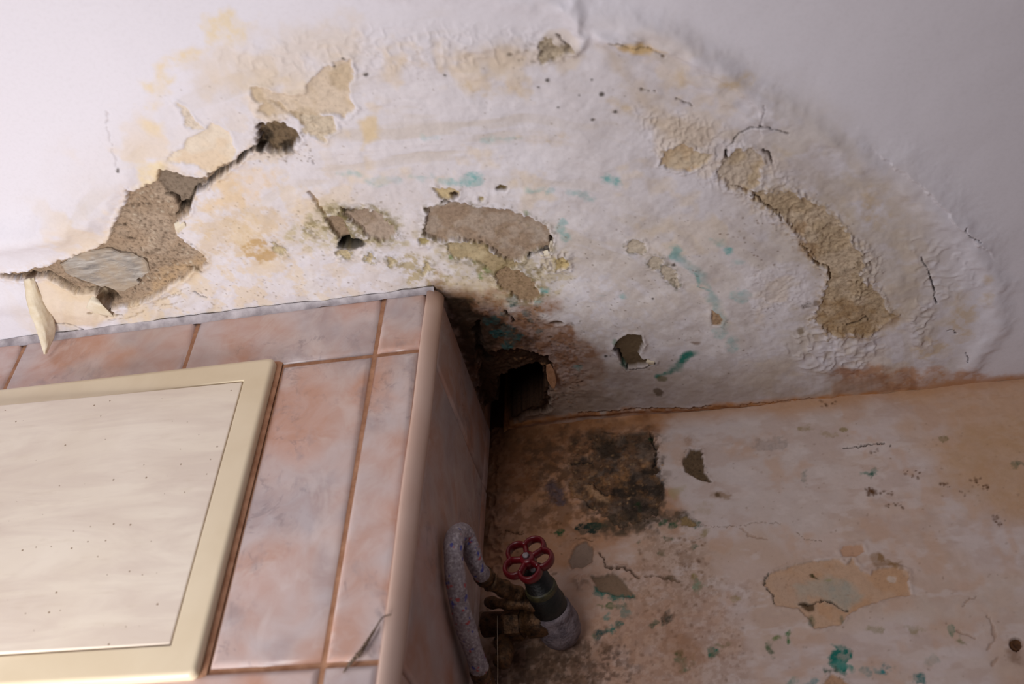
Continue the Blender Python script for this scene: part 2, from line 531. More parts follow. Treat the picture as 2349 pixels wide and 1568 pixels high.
    def dots(self, pts, n, r, col, amt=.85, pit=0.0):
        P = self.world(pts); lo, hi = P.min(0), P.max(0); rnd = random.Random(self.sd())
        for _ in range(n):
            for _t in range(20):
                c = np.array([rnd.uniform(lo[0], hi[0]), rnd.uniform(lo[1], hi[1])])
                if self.dist(P, np.array([c[0]]), np.array([c[1]]), True)[0] < 0: break
            rr = rnd.uniform(*r)
            s = self.win(c[None], rr * 2.5)
            if self.U[s].size == 0: continue
            ax = rnd.uniform(.75, 1.35); an = rnd.uniform(0, 3.14)
            du, dv = self.U[s] - c[0], self.V[s] - c[1]
            p, q = du * math.cos(an) + dv * math.sin(an), dv * math.cos(an) - du * math.sin(an)
            d = np.sqrt((p / ax) ** 2 + (q * ax) ** 2)
            mm = sstep(rr * 1.5, rr * .3, d) * amt * rnd.uniform(.4, 1)
            self.H[s] += pit * mm
            self.mix(s, lin(col), mm)
    def mesh(self, name, to_xyz, keep=None):
        nu, nv = self.U.shape
        X = to_xyz(self.U, self.V, self.H).reshape(-1, 3).astype(np.float32)
        i, j = np.meshgrid(np.arange(nu - 1), np.arange(nv - 1), indexing='ij')
        a = (i * nv + j); q = np.stack([a, a + 1, a + nv + 1, a + nv], -1)
        if keep is not None: q = q[keep]
        q = q.reshape(-1, 4)
        used = np.zeros(len(X), bool); used[q.ravel()] = True
        remap = np.cumsum(used) - 1
        q = remap[q]; X = X[used]
        me = bpy.data.meshes.new(name)
        me.vertices.add(len(X)); me.vertices.foreach_set('co', X.ravel())
        me.loops.add(q.size); me.loops.foreach_set('vertex_index', q.ravel().astype(np.int32))
        me.polygons.add(len(q)); me.polygons.foreach_set('loop_start', np.arange(0, q.size, 4, dtype=np.int32))
        me.polygons.foreach_set('use_smooth', np.ones(len(q), bool))
        me.update(calc_edges=True)
        at = me.attributes.new('pigment', 'FLOAT_COLOR', 'POINT')
        c = np.ones((len(X), 4), np.float32); c[:, :3] = np.clip(self.C.reshape(-1, 3)[used], 0.003, 0.95); c[:, 3] = self.G.reshape(-1)[used]
        at.data.foreach_set('color', c.ravel())
        return me

def spaced(lo, a, b, hi, step, coarse=.03):
    return np.concatenate([np.linspace(lo, a, max(2, int((a - lo) / coarse)), endpoint=False),
                           np.arange(a, b, step), np.linspace(b, hi, max(2, int((hi - b) / coarse)))])
# ------------------------------------------------------------------ ceiling
WHITE = (224, 220, 228); CREAM = (220, 209, 198); YELLOW = (224, 196, 146); TAN = (206, 180, 148)
PLASTER = (164, 142, 120); DARK = (44, 34, 26); TEAL = (112, 172, 170); OLIVE = (150, 134, 92)
ce = Field(spaced(XL, -0.80, 0.40, XR, .00095), spaced(YN, 0.30, 0.9309, YB, .0010, .03)[:-1], on_ceiling, WHITE)
U, V = ce.U, ce.V
LX, LY = -0.245, 0.90                       # where the leak came through
RR = np.hypot(U - LX, V - LY); TH = np.arctan2(V - LY, U - LX)
wob = .03 * (fbm(U, V, 7, 3, 3) - .5) + .012 * (fbm(U, V, 40, 2, 4) - .5)
ring = RR + wob
damp = sstep(.535, .455, ring)              # damaged disc around the leak
ce.H += .0012 * (fbm(U, V, 9, 3, 11) - .5) * 2 + .0004 * (fbm(U, V, 60, 3, 12) - .5)
ce.H += damp * (.0020 * (fbm(U, V, 26, 3, 13) - .5) * 2 + .0006 * (fbm(U, V, 120, 3, 14) - .5) * 2)
# arcs of old tide lines, following the ring
arc = fbm(RR * 60 + 2.2 * fbm(U, V, 8, 3, 31), TH * 3.2, 1.0, 4, 21, .55)
arcm = damp * sstep(.10, .30, RR) * sstep(.30, .62, fbm(U, V, 10, 3, 33))
ce.H += arcm * .0012 * (arc - .5) * 2
full = slice(None), slice(None)
ce.mix(full, lin((210, 201, 201)), damp * (.55 + .3 * (fbm(U, V, 14, 3, 40) - .5) * 2))
ce.mix(full, lin((200, 186, 170)), arcm * sstep(.50, .68, arc) * .5)
ce.mix(full, lin((226, 220, 224)), arcm * sstep(.46, .32, arc) * .5)
# yellow wash in the outer belt
belt = sstep(.25, .33, ring) * sstep(.535, .47, ring)
yn = fbm(U, V, 24, 4, 44, .6)
ce.mix(full, lin(YELLOW), belt * sstep(.53, .68, yn) * .34)
ce.mix(full, lin((192, 176, 152)), belt * sstep(.0, .12, U) * sstep(.40, .60, fbm(U, V, 30, 4, 45, .6)) * .55)
# grime close to the leak
near = sstep(.40, .05, RR)
ce.mix(full, lin((196, 180, 160)), near * sstep(.42, .65, fbm(U, V, 55, 4, 47, .6)) * .35)
mid = sstep(.42, .20, ring) * sstep(.02, .12, RR)
ce.mix(full, lin((202, 186, 172)), mid * sstep(.44, .60, fbm(U, V, 75, 4, 48, .65)) * .42)
ce.mix(full, lin((226, 218, 216)), mid * sstep(.52, .66, fbm(U, V, 48, 4, 49, .62)) * .6)
left = sstep(-.25, -.40, U) * sstep(.50, .40, ring)
ce.mix(full, lin((218, 196, 164)), left * sstep(.48, .66, fbm(U, V, 60, 4, 50, .65)) * .55)
cool = damp * sstep(-.15, .05, U)
ce.mix(full, lin((204, 196, 200)), cool * .25)
ce.mix(full, lin((188, 176, 172)), cool * sstep(.48, .68, fbm(U, V, 40, 4, 51, .62)) * .5)
# ---- swollen outer rim and inner rims
rim = [(700, -60), (1000, -30), (1250, 0), (1350, 35), (1500, 62), (1620, 130), (1700, 195), (1850, 288), (2000, 378), (2120, 452), (2230, 558), (2290, 660), (2280, 760), (2220, 840)]
ce.ridge(rim, .012, .0040, .004, .4)
ce.ridge([(1290, 20), (1330, 60), (1380, 80), (1450, 95)], .006, .003)
ce.ridge([(1380, 78), (1500, 128), (1600, 180), (1680, 235), (1745, 283)], .006, .0026, .003, .5)
ce.ridge([(960, 140), (1050, 158), (1120, 178), (1250, 182)], .005, .0020)
ce.ridge([(1310, 10), (1322, 50), (1335, 90), (1320, 110)], .005, .003)
ce.ridge([(1450, 60), (1560, 110), (1660, 170)], .010, .0022)
ce.ridge([(880, 120), (1000, 110), (1150, 108), (1230, 118)], .007, .0016)
# skin of paint lifting at the inner side of the rim, right
ce.step([(1500, 100), (1640, 160), (1745, 240), (1748, 285)], .0018, .0015, .02)
ce.step([(2060, 380), (2110, 412), (2180, 490), (2245, 555)], .0030, .0015, .02)
# left bulge, the plaster hangs down before it breaks off
ce.ridge([(-120, 560), (0, 548), (110, 530), (190, 500)], .018, .011, .002, .2)
ce.ridge([(230, 480), (262, 430), (290, 400)], .014, .0035, .002, .3)
ce.ridge([(-100, 700), (50, 690), (200, 720)], .016, .004, .002, .3)
# blistered areas, right
ce.blister([(1955, 545), (1990, 560), (2015, 600), (1995, 660), (1965, 700), (1955, 640), (1975, 600)], .0032, 170)
ce.blister([(1820, 760), (1900, 740), (2010, 750), (2020, 800), (1960, 860), (1850, 850), (1800, 800)], .0024, 100)
ce.blister([(2095, 690), (2130, 690), (2130, 790), (2095, 795)], .0026, 110, .006)
ce.blister([(1460, 250), (1600, 260), (1760, 350), (1960, 560), (1880, 600), (1700, 460), (1500, 350)], .0013, 170)
ce.blister([(2080, 540), (2200, 560), (2260, 640), (2180, 700), (2090, 640)], .0012, 90)
ce.blister([(1700, 600), (1850, 620), (1860, 700), (1720, 720)], .0007, 160)
ce.blister([(480, 120), (800, 60), (1250, 60), (1300, 140), (900, 170), (600, 190)], .0009, 120)
# ---- big washes with a shape of their own
ce.stain([(460, 60), (540, 35), (590, 50), (560, 90), (480, 85)], (226, 206, 168), .75, .006, .014, patch=.5)
ce.stain([(345, 140), (400, 120), (470, 112), (455, 140), (400, 155), (375, 200), (345, 190)], (228, 208, 174), .85, .006, .012, patch=.5)
ce.stain([(340, 190), (400, 170), (390, 230), (350, 250)], (226, 206, 168), .8, .006, .014, patch=.5)
ce.stain([(330, 280), (375, 275), (385, 310), (340, 318)], (228, 206, 164), .6, .006, .01)
ce.stain([(310, 380), (370, 370), (370, 420), (320, 440)], (228, 208, 168), .8, .005, .008, patch=.3)
ce.stain([(440, 130), (800, 60), (860, 120), (600, 200), (480, 230)], (216, 200, 182), .5, .012, .02)
ce.stain([(480, 420), (560, 380), (640, 400), (560, 480), (490, 470)], (222, 192, 150), .55, .006, .015, patch=.5)
ce.stain([(440, 500), (600, 470), (700, 520), (640, 600), (470, 590)], (204, 178, 140), .55, .008, .02, patch=.7)
ce.stain([(540, 560), (600, 540), (640, 580), (590, 605)], (186, 150, 96), .8, .003, .012, patch=.8)
ce.stain([(830, 280), (870, 270), (865, 320), (835, 340)], (216, 192, 152), .8, .004, .006)
ce.stain([(1050, 110), (1230, 100), (1340, 130), (1180, 150), (1060, 140)], (206, 188, 168), .6, .008, .01)
ce.stain([(1390, 85), (1460, 92), (1530, 112), (1450, 112)], (212, 178, 120), .85, .003, .004)
ce.stain([(1380, 100), (1450, 160), (1560, 260), (1700, 300), (1600, 350), (1450, 260)], (198, 180, 160), .6, .01, .015)
for cx, cy, rx, ry in [(1090, 192, 30, 8), (1150, 205, 25, 8), (1240, 318, 50, 5), (1690, 182, 22, 10), (1570, 178, 20, 12), (2020, 505, 20, 18), (1990, 470, 14, 30), (2262, 640, 9, 16), (2264, 682, 7, 12), (1040, 430, 30, 8), (930, 140, 30, 20), (1430, 245, 25, 14), (2205, 720, 20, 60), (2140, 800, 40, 20)]:
    ce.blob((cx, cy), (rx, ry), (204, 178, 136), .6, .007, .012, 90, patch=.6, pf=110)
# olive halo fields round the middle patches
ce.stain([(650, 560), (720, 460), (790, 470), (900, 480), (925, 560), (880, 580), (780, 560), (700, 580)], (188, 174, 140), .75, .006, .018, patch=.75, pf=170)
ce.stain([(690, 530), (740, 470), (800, 474), (890, 484), (915, 545), (840, 556), (780, 540)], (128, 114, 74), .7, .005, .014, 90, patch=1, pf=210)
ce.stain([(960, 540), (1000, 550), (1160, 600), (1290, 570), (1310, 620), (1230, 720), (1100, 690), (1010, 600)], (196, 180, 148), .75, .006, .016, patch=.65, pf=170)
ce.stain([(1010, 560), (1060, 570), (1160, 610), (1250, 600), (1240, 690), (1150, 680), (1080, 610)], (132, 116, 72), .65, .005, .014, 90, patch=1, pf=210)
ce.stain([(900, 600), (960, 590), (1050, 650), (1000, 680), (930, 640)], (176, 158, 116), .8, .005, .016, patch=.85, pf=200)
ce.stain([(1000, 640), (1150, 640), (1180, 720), (1030, 700)], (206, 186, 158), .6, .008, .012)
# brown spread from the leak
ce.stain([(1010, 655), (1060, 680), (1140, 690), (1240, 700), (1340, 745), (1370, 830), (1370, 930), (1250, 975), (1120, 985), (1050, 800)], (146, 98, 58), .88, .012, .03, 45, patch=.3)
ce.stain([(1010, 660), (1080, 690), (1130, 720), (1210, 760), (1260, 830), (1280, 960), (1100, 990), (1040, 780)], (84, 58, 38), .92, .008, .022, 60, patch=.2)
ce.stain([(1000, 655), (1060, 690), (1110, 705), (1160, 740), (1130, 800), (1080, 840), (1040, 760)], (50, 38, 26), .9, .006, .018, 70, patch=.25)
ce.stain([(1230, 900), (1420, 900), (1400, 950), (1200, 975)], (108, 80, 54), .8, .01, .02, patch=.3)
ce.stain([(990, 645), (1090, 670), (1080, 690), (1010, 680)], (132, 98, 66), .6, .006, .01, patch=.4)
# orange tide along the wall joint
dw = YB - V
ce.mix(full, lin((184, 132, 84)), sstep(.012, .001, dw + .008 * (fbm(U, V, 40, 3, 77) - .5)) * .75 * (U > XS))
ce.stain([(1930, 840), (2080, 840), (2250, 850), (2349, 868), (2349, 890), (1900, 915)], (186, 134, 92), .75, .006, .012, patch=.4)
ce.stain([(1900, 855), (1960, 840), (2050, 855), (2110, 870), (2090, 895), (1920, 905)], (150, 100, 66), .7, .005, .012, patch=.5)
ce.ridge([(1130, 985), (1339, 950), (1800, 922), (2349, 880)], .004, .0018, .001, .6)
ce.crack([(1330, 948), (1450, 940), (1560, 934), (1630, 930)], .0012, .003, (84, 48, 22), .9, .001)
ce.crack([(1700, 926), (1780, 920), (1860, 914), (1930, 910)], .0008, .002, (120, 70, 34), .8, .001)
ce.stain([(1180, 980), (1330, 830), (1500, 840), (1700, 850), (1900, 870), (2000, 900), (1700, 935)], (176, 158, 144), .7, .03, .03, 25, patch=.2)  # grey-brown band by the joint: the boxing's soft shadow painted in
# ---- teal paint ghosts
for cx, cy, rx, ry, a, rot in [(1085, 412, 26, 13, .8, -.2), (1040, 418, 34, 7, .5, .1), (970, 408, 30, 7, .4, 0), (1400, 412, 24, 9, .8, .35), (880, 415, 45, 10, .3, 0), (800, 398, 25, 7, .35, 0),
                               (1150, 322, 50, 5, .35, 0), (990, 312, 20, 4, .4, 0), (1235, 437, 35, 5, .5, 0), (1335, 448, 30, 7, .45, .3), (1290, 520, 12, 24, .5, 0), (1300, 545, 10, 10, .6, 0),
                               (1672, 576, 12, 7, .9, .5), (1650, 560, 30, 6, .4, .6), (1548, 580, 14, 16, .6, 0), (1690, 600, 10, 8, .3, 0), (1700, 680, 22, 14, .4, 0), (1680, 790, 12, 16, .4, 0), (1650, 765, 16, 12, .4, 0),
                               (1195, 525, 5, 5, .0, 0), (1250, 665, 8, 7, .9, 0), (1430, 680, 8, 4, .5, 0), (1230, 690, 10, 6, .5, 0), (1380, 678, 5, 3, .7, 0), (1325, 843, 8, 5, .7, 0)]:
    if a: ce.blob((cx, cy), (rx, ry), (98, 168, 166), a, .003, .005, 150, patch=.45, rot=rot)
ce.line_stain([(1550, 585), (1575, 605), (1598, 625), (1622, 650), (1635, 680), (1648, 720), (1665, 745)], .007, (124, 164, 162), .55, .4)
ce.line_stain([(1595, 625), (1605, 655), (1625, 668)], .003, (110, 160, 156), .6, .3)
ce.line_stain([(1510, 862), (1535, 852), (1555, 840), (1565, 825), (1585, 812)], .0075, (44, 118, 104), .95, .35)
ce.blob((1572, 822), (16, 10), (40, 116, 102), .9, .002, .004, patch=.3, rot=-.4)
for cx, cy, r in [(1130, 735, 16), (1160, 760, 18), (1190, 770, 12), (1150, 720, 9), (1175, 690, 13), (1205, 715, 10), (1140, 765, 10), (1220, 735, 8), (1235, 760, 6), (1165, 790, 12)]:
    ce.blob((cx, cy), (r, r * .8), (34, 92, 92), .8, .002, .006, 170, patch=.5)
for cx, cy, r in [(1208, 487, 6), (1085, 600, 5), (1120, 618, 8), (1100, 635, 6), (1035, 592, 4)]:
    ce.blob((cx, cy), (r, r), (104, 134, 60), .8, .002, .004, 170, patch=.3)
# ---- thin skins lost, left
ce.peel([(381, 371), (402, 347), (422, 341), (429, 317), (460, 303), (487, 283), (521, 306), (541, 341), (535, 371), (507, 392), (477, 405), (456, 381), (426, 375)], .0010, (220, 200, 176), .002, .0014, rough=.0003, var=.04, lip=.0006, col2=(224, 210, 192))
ce.peel([(579, 204), (599, 201), (623, 215), (668, 221), (702, 225), (708, 198), (732, 170), (766, 143), (800, 135), (808, 160), (800, 200), (808, 235), (812, 245), (790, 270), (760, 262), (735, 262), (700, 270), (660, 262), (620, 268), (598, 262), (606, 240), (585, 228)], .0014, (200, 180, 154), .003, .002, rough=.0006, rf=200, var=.10, lip=.001, col2=(212, 194, 174))
ce.peel([(600, 225), (640, 240), (690, 285), (720, 290), (690, 262), (650, 255)], .0010, (196, 176, 150), .003, .002, var=.14)
ce.peel([(700, 265), (760, 270), (770, 300), (740, 320), (700, 300)], .0008, (206, 190, 168), .004, .002, var=.12)
ce.peel([(400, 235), (430, 250), (470, 300), (440, 300)], .0006, (220, 206, 190), .004, .002, var=.06)
# ---- the big break
ce.peel([(-140, 628), (-60, 626), (0, 629), (64, 622), (96, 613), (134, 599), (191, 578), (249, 557), (255, 528), (271, 493), (287, 468), (293, 455), (292, 431), (314, 442), (338, 423), (363, 414), (362, 391), (370, 385), (414, 398), (453, 411), (478, 404), (504, 386), (535, 369), (575, 338), (582, 342), (545, 374), (510, 397), (472, 425), (446, 442), (437, 477), (433, 490), (411, 500), (400, 519), (408, 538), (430, 560), (469, 586), (475, 608), (440, 621), (414, 643), (389, 656), (351, 685), (287, 704), (255, 710), (223, 688), (217, 672), (178, 675), (143, 653), (105, 634), (73, 641), (41, 644), (0, 637), (-60, 634)],
        .0062, PLASTER, .0018, .0022, edge=.0007, rough=.0020, rf=120, lip=.0012, var=.24, halo=((206, 176, 132), .004, .5), col2=(172, 152, 132))
ce.peel([(370, 390), (414, 400), (453, 413), (475, 424), (443, 442), (434, 474), (411, 478), (395, 455), (376, 446), (360, 423)], .0022, (138, 122, 106), .0012, .001, rough=.0006, rf=300, lip=0, var=.10)
ce.crack([(379, 453), (401, 462), (406, 478), (412, 490), (402, 500)], .0022, .010, (40, 30, 22), .85)
ce.peel([(410, 477), (434, 472), (434, 490), (412, 492)], .010, (60, 48, 36), .0015, .0012, rough=.002, lip=0)
ce.crack([(436, 470), (445, 444), (474, 426), (512, 395), (545, 373), (580, 342)], .0020, .009, (62, 50, 38), .8, .001)
ce.crack([(560, 362), (545, 374), (530, 380)], .0016, .006, (52, 40, 30), .7)
ce.peel([(188, 668), (217, 672), (223, 688), (248, 706), (275, 694), (262, 682), (230, 668)], .009, (92, 74, 56), .002, .0012, rough=.002, lip=0)
ce.crack([(-100, 633), (0, 633), (41, 641), (64, 634), (105, 632), (143, 650), (178, 672)], .0014, .007, (74, 58, 42), .85, .0006)
ce.crack([(137, 613), (156, 637), (191, 655), (239, 668), (281, 673), (305, 666)], .0012, .006, (60, 48, 38), .85, .0006)
ce.crack([(295, 557), (313, 560)], .0012, .003, (100, 80, 62), .8)
ce.crack([(262, 521), (285, 520)], .0009, .002, (110, 92, 74), .7)
ce.crack([(425, 620), (440, 621), (452, 617), (465, 623)], .0012, .004, (56, 42, 30), .9)
ce.crack([(445, 672), (460, 680), (472, 683)], .0010, .003, (70, 54, 40), .9)
ce.stain([(340, 690), (360, 620), (440, 590), (475, 600), (450, 630), (390, 655)], (200, 168, 128), .5, .005, .012, patch=.5)
ce.dots([(255, 530), (293, 455), (340, 430), (400, 480), (470, 600), (380, 660), (290, 690), (300, 600)], 240, (.0006, .0018), (84, 66, 50), .75, .0012)
ce.dots([(255, 530), (293, 455), (340, 430), (400, 480), (470, 600), (380, 660), (290, 690), (300, 600)], 90, (.0006, .0016), (206, 192, 172), .75, -.0008)
# the cream skin below the break, cracked and lifting
ce.stain([(75, 640), (110, 636), (150, 660), (215, 676), (262, 722), (190, 748), (120, 745), (100, 700)], (222, 200, 170), .7, .004, .008)
ce.crack([(122, 741), (150, 742), (172, 748), (190, 754)], .0013, .005, (96, 72, 48), .85, .0008)
ce.crack([(205, 712), (230, 715), (245, 724)], .0012, .003, (120, 92, 64), .8)
ce.crack([(255, 712), (268, 724), (280, 722)], .0014, .004, (92, 70, 50), .85)
for a, b in [((290, 705), (340, 690)), ((360, 690), (430, 660)), ((350, 705), (420, 690)), ((250, 735), (330, 715)), ((380, 680), (415, 672))]:
    ce.crack([a, ((a[0] + b[0]) / 2, (a[1] + b[1]) / 2 + 4), b], .0008, .0018, (160, 136, 108), .6)
ce.dots([(250, 730), (480, 640), (900, 640), (960, 655), (600, 700)], 110, (.0005, .0012), (120, 96, 70), .7)
# crumbling hole above the crack
ce.peel([(586, 286), (637, 279), (668, 293), (685, 313), (671, 347), (640, 354), (610, 344), (589, 337)], .008, (124, 104, 80), .004, .0025, rough=.0060, rf=130, lip=.001, var=.4, halo=((150, 128, 96), .004, .6))
ce.blob((607, 322), (18, 12), (34, 26, 18), .8, .003, .006); ce.blob((600, 342), (14, 8), (30, 22, 16), .8, .002, .004); ce.blob((655, 343), (16, 8), (44, 34, 24), .8, .002, .004)
s = ce.win(ce.world([(590, 310), (625, 345)]), .004)
ce.H[s] += .008 * np.exp(-((ce.U[s] - on_ceiling(606, 328)[0]) ** 2 + (ce.V[s] - on_ceiling(606, 328)[1]) ** 2) / .007 ** 2)
ce.crack([(583, 335), (575, 345), (563, 352)], .0018, .007, (50, 38, 26), .9)
ce.dots([(560, 330), (700, 300), (720, 370), (600, 380)], 60, (.0005, .0014), (110, 88, 64), .8)
ce.crack([(712, 361), (722, 373)], .0011, .003, (110, 92, 74), .8)
# ---- middle patches
ce.crack([(712, 438), (722, 455), (730, 475), (747, 492)], .0022, .004, (150, 122, 84), .7)
ce.peel([(746, 498), (779, 494), (803, 534), (812, 554), (779, 551), (761, 525)], .005, (150, 128, 106), .002, .0025, rough=.0012, var=.16, halo=((112, 98, 58), .004, .9))
ce.peel([(785, 480), (832, 480), (868, 492), (898, 519), (904, 540), (886, 555), (844, 549), (829, 528), (803, 510), (785, 492)], .0038, (170, 152, 136), .003, .0032, rough=.0010, rf=220, var=.14, halo=((118, 104, 64), .005, .9), col2=(160, 140, 122))
ce.blob((804, 560), (33, 14), (52, 44, 30), .92, .002, .003)  # dark edge painted over the lit walls of the oval hole
ce.peel(ce.ell((803, 557), (26, 9), -.05), .022, (14, 10, 8), .0008, .0006, rough=.001, lip=.0004)  # hole bottom coloured near black, shade put into the colour
ce.blob((795, 486), (12, 7), (66, 54, 38), .8, .002, .003)
ce.peel([(1029, 553), (1092, 556), (1160, 595), (1196, 600), (1160, 622), (1121, 622), (1104, 606), (1077, 594), (1041, 594), (1026, 579)], .0016, (188, 170, 136), .0030, .0028, rough=.0008, var=.16, halo=((112, 98, 58), .0035, .9), col2=(172, 152, 118))
ce.peel([(975, 480), (1023, 471), (1065, 468), (1107, 477), (1166, 485), (1211, 498), (1256, 519), (1266, 543), (1262, 570), (1235, 567), (1211, 582), (1193, 597), (1160, 597), (1130, 576), (1092, 558), (1047, 552), (1002, 549), (972, 540), (978, 510)], .0042, (156, 134, 114), .0020, .0026, rough=.0009, rf=260, lip=.0010, var=.18, halo=((112, 98, 60), .0032, .95), col2=(168, 150, 134))
ce.crack([(1262, 548), (1264, 570), (1240, 572), (1212, 586)], .0018, .006, (58, 48, 36), .85, .0006)
ce.stain([(1225, 525), (1250, 525), (1245, 555), (1215, 560)], (188, 174, 162), .55, .004, .006)
ce.peel([(1136, 629), (1160, 614), (1196, 626), (1226, 647), (1241, 674), (1223, 692), (1196, 689), (1163, 668), (1139, 653)], .0032, (156, 130, 102), .002, .0026, rough=.0010, rf=240, lip=.0008, var=.20, halo=((124, 106, 62), .005, .95))
ce.dots([(1140, 615), (1200, 620), (1240, 680), (1190, 690), (1140, 650)], 60, (.0005, .0013), (96, 78, 44), .7)
ce.peel([(996, 430), (1030, 432), (1047, 436), (1056, 448), (1023, 456), (1004, 444)], .0022, (192, 172, 134), .002, .002, rough=.001, halo=((110, 90, 56), .002, .8))
ce.peel(ce.ell((1042, 448), (10, 5)), .005, (80, 62, 42), .0015, .001)
ce.peel(ce.ell((1150, 432), (13, 6), .1), .003, (112, 94, 62), .002, .0016)
ce.peel(ce.ell((1104, 455), (9, 6)), .0014, (176, 160, 124), .002, .0016)
ce.crack([(1020, 462), (1050, 466), (1068, 470)], .0022, .005, (96, 80, 52), .9)
ce.peel([(960, 545), (985, 552), (980, 566), (962, 562)], .0014, (170, 154, 108), .003, .002)
ce.peel([(1270, 590), (1300, 590), (1306, 606), (1280, 615)], .0014, (200, 178, 130), .002, .002, halo=((170, 150, 90), .002, .8))
ce.blister([(1240, 575), (1310, 575), (1310, 620), (1230, 620)], .003, 150, .004)
for c, r in [((790, 584), (22, 8)), ((850, 590), (14, 8)), ((905, 600), (10, 6)), ((975, 620), (8, 14)), ((640, 570), (14, 8))]:
    ce.peel(ce.ell(c, r, .3), .0009, (192, 176, 142), .005, .0035, halo=((116, 102, 62), .003, .9))
ce.dots([(600, 480), (760, 420), (960, 440), (980, 640), (640, 640)], 90, (.0006, .0013), (140, 120, 92), .6)
ce.dots([(1000, 560), (1300, 560), (1340, 760), (1040, 700)], 110, (.0006, .0014), (112, 94, 62), .6)
ce.dots([(440, 400), (560, 400), (700, 560), (480, 640)], 70, (.0005, .0011), (150, 126, 98), .6)
# ---- the hole and crumbling plaster at the boxing
ce.blister([(1040, 690), (1200, 700), (1340, 760), (1360, 900), (1200, 960), (1110, 880)], .0009, 150, .014)
ce.peel([(1095, 800), (1180, 800), (1262, 815), (1262, 900), (1255, 940), (1190, 965), (1130, 990), (1095, 900)], .006, (70, 48, 32), .006, .003, rough=.0035, rf=110, lip=.001, var=.4)
ce.peel([(1154, 866), (1195, 846), (1225, 843), (1249, 846), (1243, 865), (1251, 888), (1246, 918), (1233, 931), (1210, 941), (1185, 957), (1162, 972), (1140, 1000), (1110, 1010), (1112, 940), (1144, 921), (1146, 883), (1139, 867)], .11, (22, 16, 14), .003, .002, edge=.0012, rough=.01, rf=70, lip=.0015, var=.3)
ce.crack([(1098, 735), (1092, 760), (1100, 800), (1118, 830)], .004, .006, (26, 18, 12), .7, .004)
ce.crack([(1155, 715), (1170, 728), (1180, 740)], .0016, .004, (40, 28, 18), .8)
ce.peel(ce.ell((1276, 741), (16, 4)), .003, (92, 66, 44), .0015, .001)
ce.dots([(1020, 670), (1240, 700), (1340, 800), (1330, 950), (1130, 850)], 170, (.0006, .0020), (52, 36, 22), .7, .0008)
ce.dots([(1100, 700), (1240, 700), (1340, 800), (1330, 950), (1160, 830)], 110, (.0006, .0018), (164, 122, 80), .6, -.0008)
# ---- right: round lost patch and small ones
ce.peel([(1441, 767), (1470, 770), (1476, 789), (1465, 813), (1476, 822), (1503, 828), (1476, 837), (1441, 843), (1426, 828), (1417, 810), (1408, 798), (1423, 780)], .0045, (104, 86, 64), .0014, .0012, rough=.0006, rf=240, lip=.0016, var=.10)
ce.crack([(1408, 800), (1422, 812), (1428, 832), (1442, 846), (1478, 842), (1500, 832)], .0014, .004, (30, 24, 18), .8, .0006)
ce.blob((1432, 838), (10, 5), (40, 80, 62), .8, .002, .003, rot=.7); ce.blob((1412, 786), (5, 9), (70, 110, 84), .7, .002, .003)
ce.crack([(1484, 822), (1492, 826), (1497, 834), (1488, 836)], .0010, .002, (60, 50, 40), .8)
ce.peel([(1633, 712), (1648, 722), (1658, 732), (1652, 747), (1634, 747), (1632, 728)], .0014, (176, 146, 116), .001, .0008, lip=.0006)
for c, r, ro in [((1461, 568), (21, 15), .1), ((1503, 601), (17, 18), .6), ((1534, 630), (14, 24), -.5), ((1552, 652), (5, 12), -.5)]:
    ce.peel(ce.ell(c, r, ro), .0009, (196, 182, 164), .0025, .0028, rough=.0008, lip=.0005, halo=((104, 98, 74), .0020, .95))
ce.blob((1512, 899), (11, 10), (92, 72, 48), .8, .002, .003); ce.blob((1518, 868), (12, 6), (104, 96, 58), .7, .002, .003)
ce.blob((1596, 788), (10, 3), (120, 92, 70), .7)
# ---- right: the long arc of lost skin
ce.peel([(1513, 376), (1521, 344), (1562, 328), (1594, 344), (1626, 356), (1630, 368), (1602, 380), (1574, 390), (1537, 388)], .0014, (198, 174, 144), .0030, .0026, rough=.0004, lip=.0012, var=.06, col2=(202, 184, 160), halo=((176, 150, 112), .002, .5))
ce.peel([(1639, 396), (1663, 364), (1691, 340), (1732, 344), (1748, 372), (1740, 420), (1711, 437), (1675, 429)], .0016, (190, 170, 144), .0030, .0026, rough=.0008, lip=.0012, var=.10, col2=(196, 180, 164), halo=((160, 132, 88), .003, .7))
ce.peel([(1737, 455), (1723, 441), (1784, 437), (1845, 457), (1893, 477), (1926, 518), (1958, 558), (1982, 607), (1967, 625), (1994, 649), (2023, 694), (2053, 720), (2008, 753), (1979, 762), (1904, 768), (1866, 738), (1889, 694), (1898, 649), (1903, 619), (1877, 610), (1863, 592), (1854, 569), (1830, 539), (1809, 509), (1790, 500), (1760, 470)], .0012, (186, 164, 136), .005, .0032, rough=.0014, rf=150, lip=.0014, var=.20, col2=(198, 178, 154), halo=((176, 148, 104), .006, .7))
ce.crack([(1723, 443), (1740, 455), (1757, 470), (1785, 486), (1795, 504)], .0011, .003, (112, 84, 56), .85, .001)
ce.crack([(1836, 560), (1848, 573), (1862, 592), (1880, 608), (1900, 612), (1903, 640)], .0010, .003, (120, 90, 52), .85, .001)
ce.crack([(1675, 428), (1700, 436), (1712, 438)], .0010, .0025, (110, 82, 56), .8)
ce.stain([(1800, 510), (1850, 520), (1880, 580), (1860, 590), (1820, 550)], (164, 132, 96), .7, .005, .012, patch=.6)
ce.stain([(1880, 690), (1960, 690), (2060, 730), (1990, 770), (1890, 765)], (168, 136, 96), .75, .006, .016, patch=.5)
ce.crack([(1945, 742), (1965, 738), (1985, 733)], .0014, .003, (84, 62, 42), .8); ce.crack([(1985, 727), (1997, 738)], .0011, .0025, (84, 62, 42), .8)
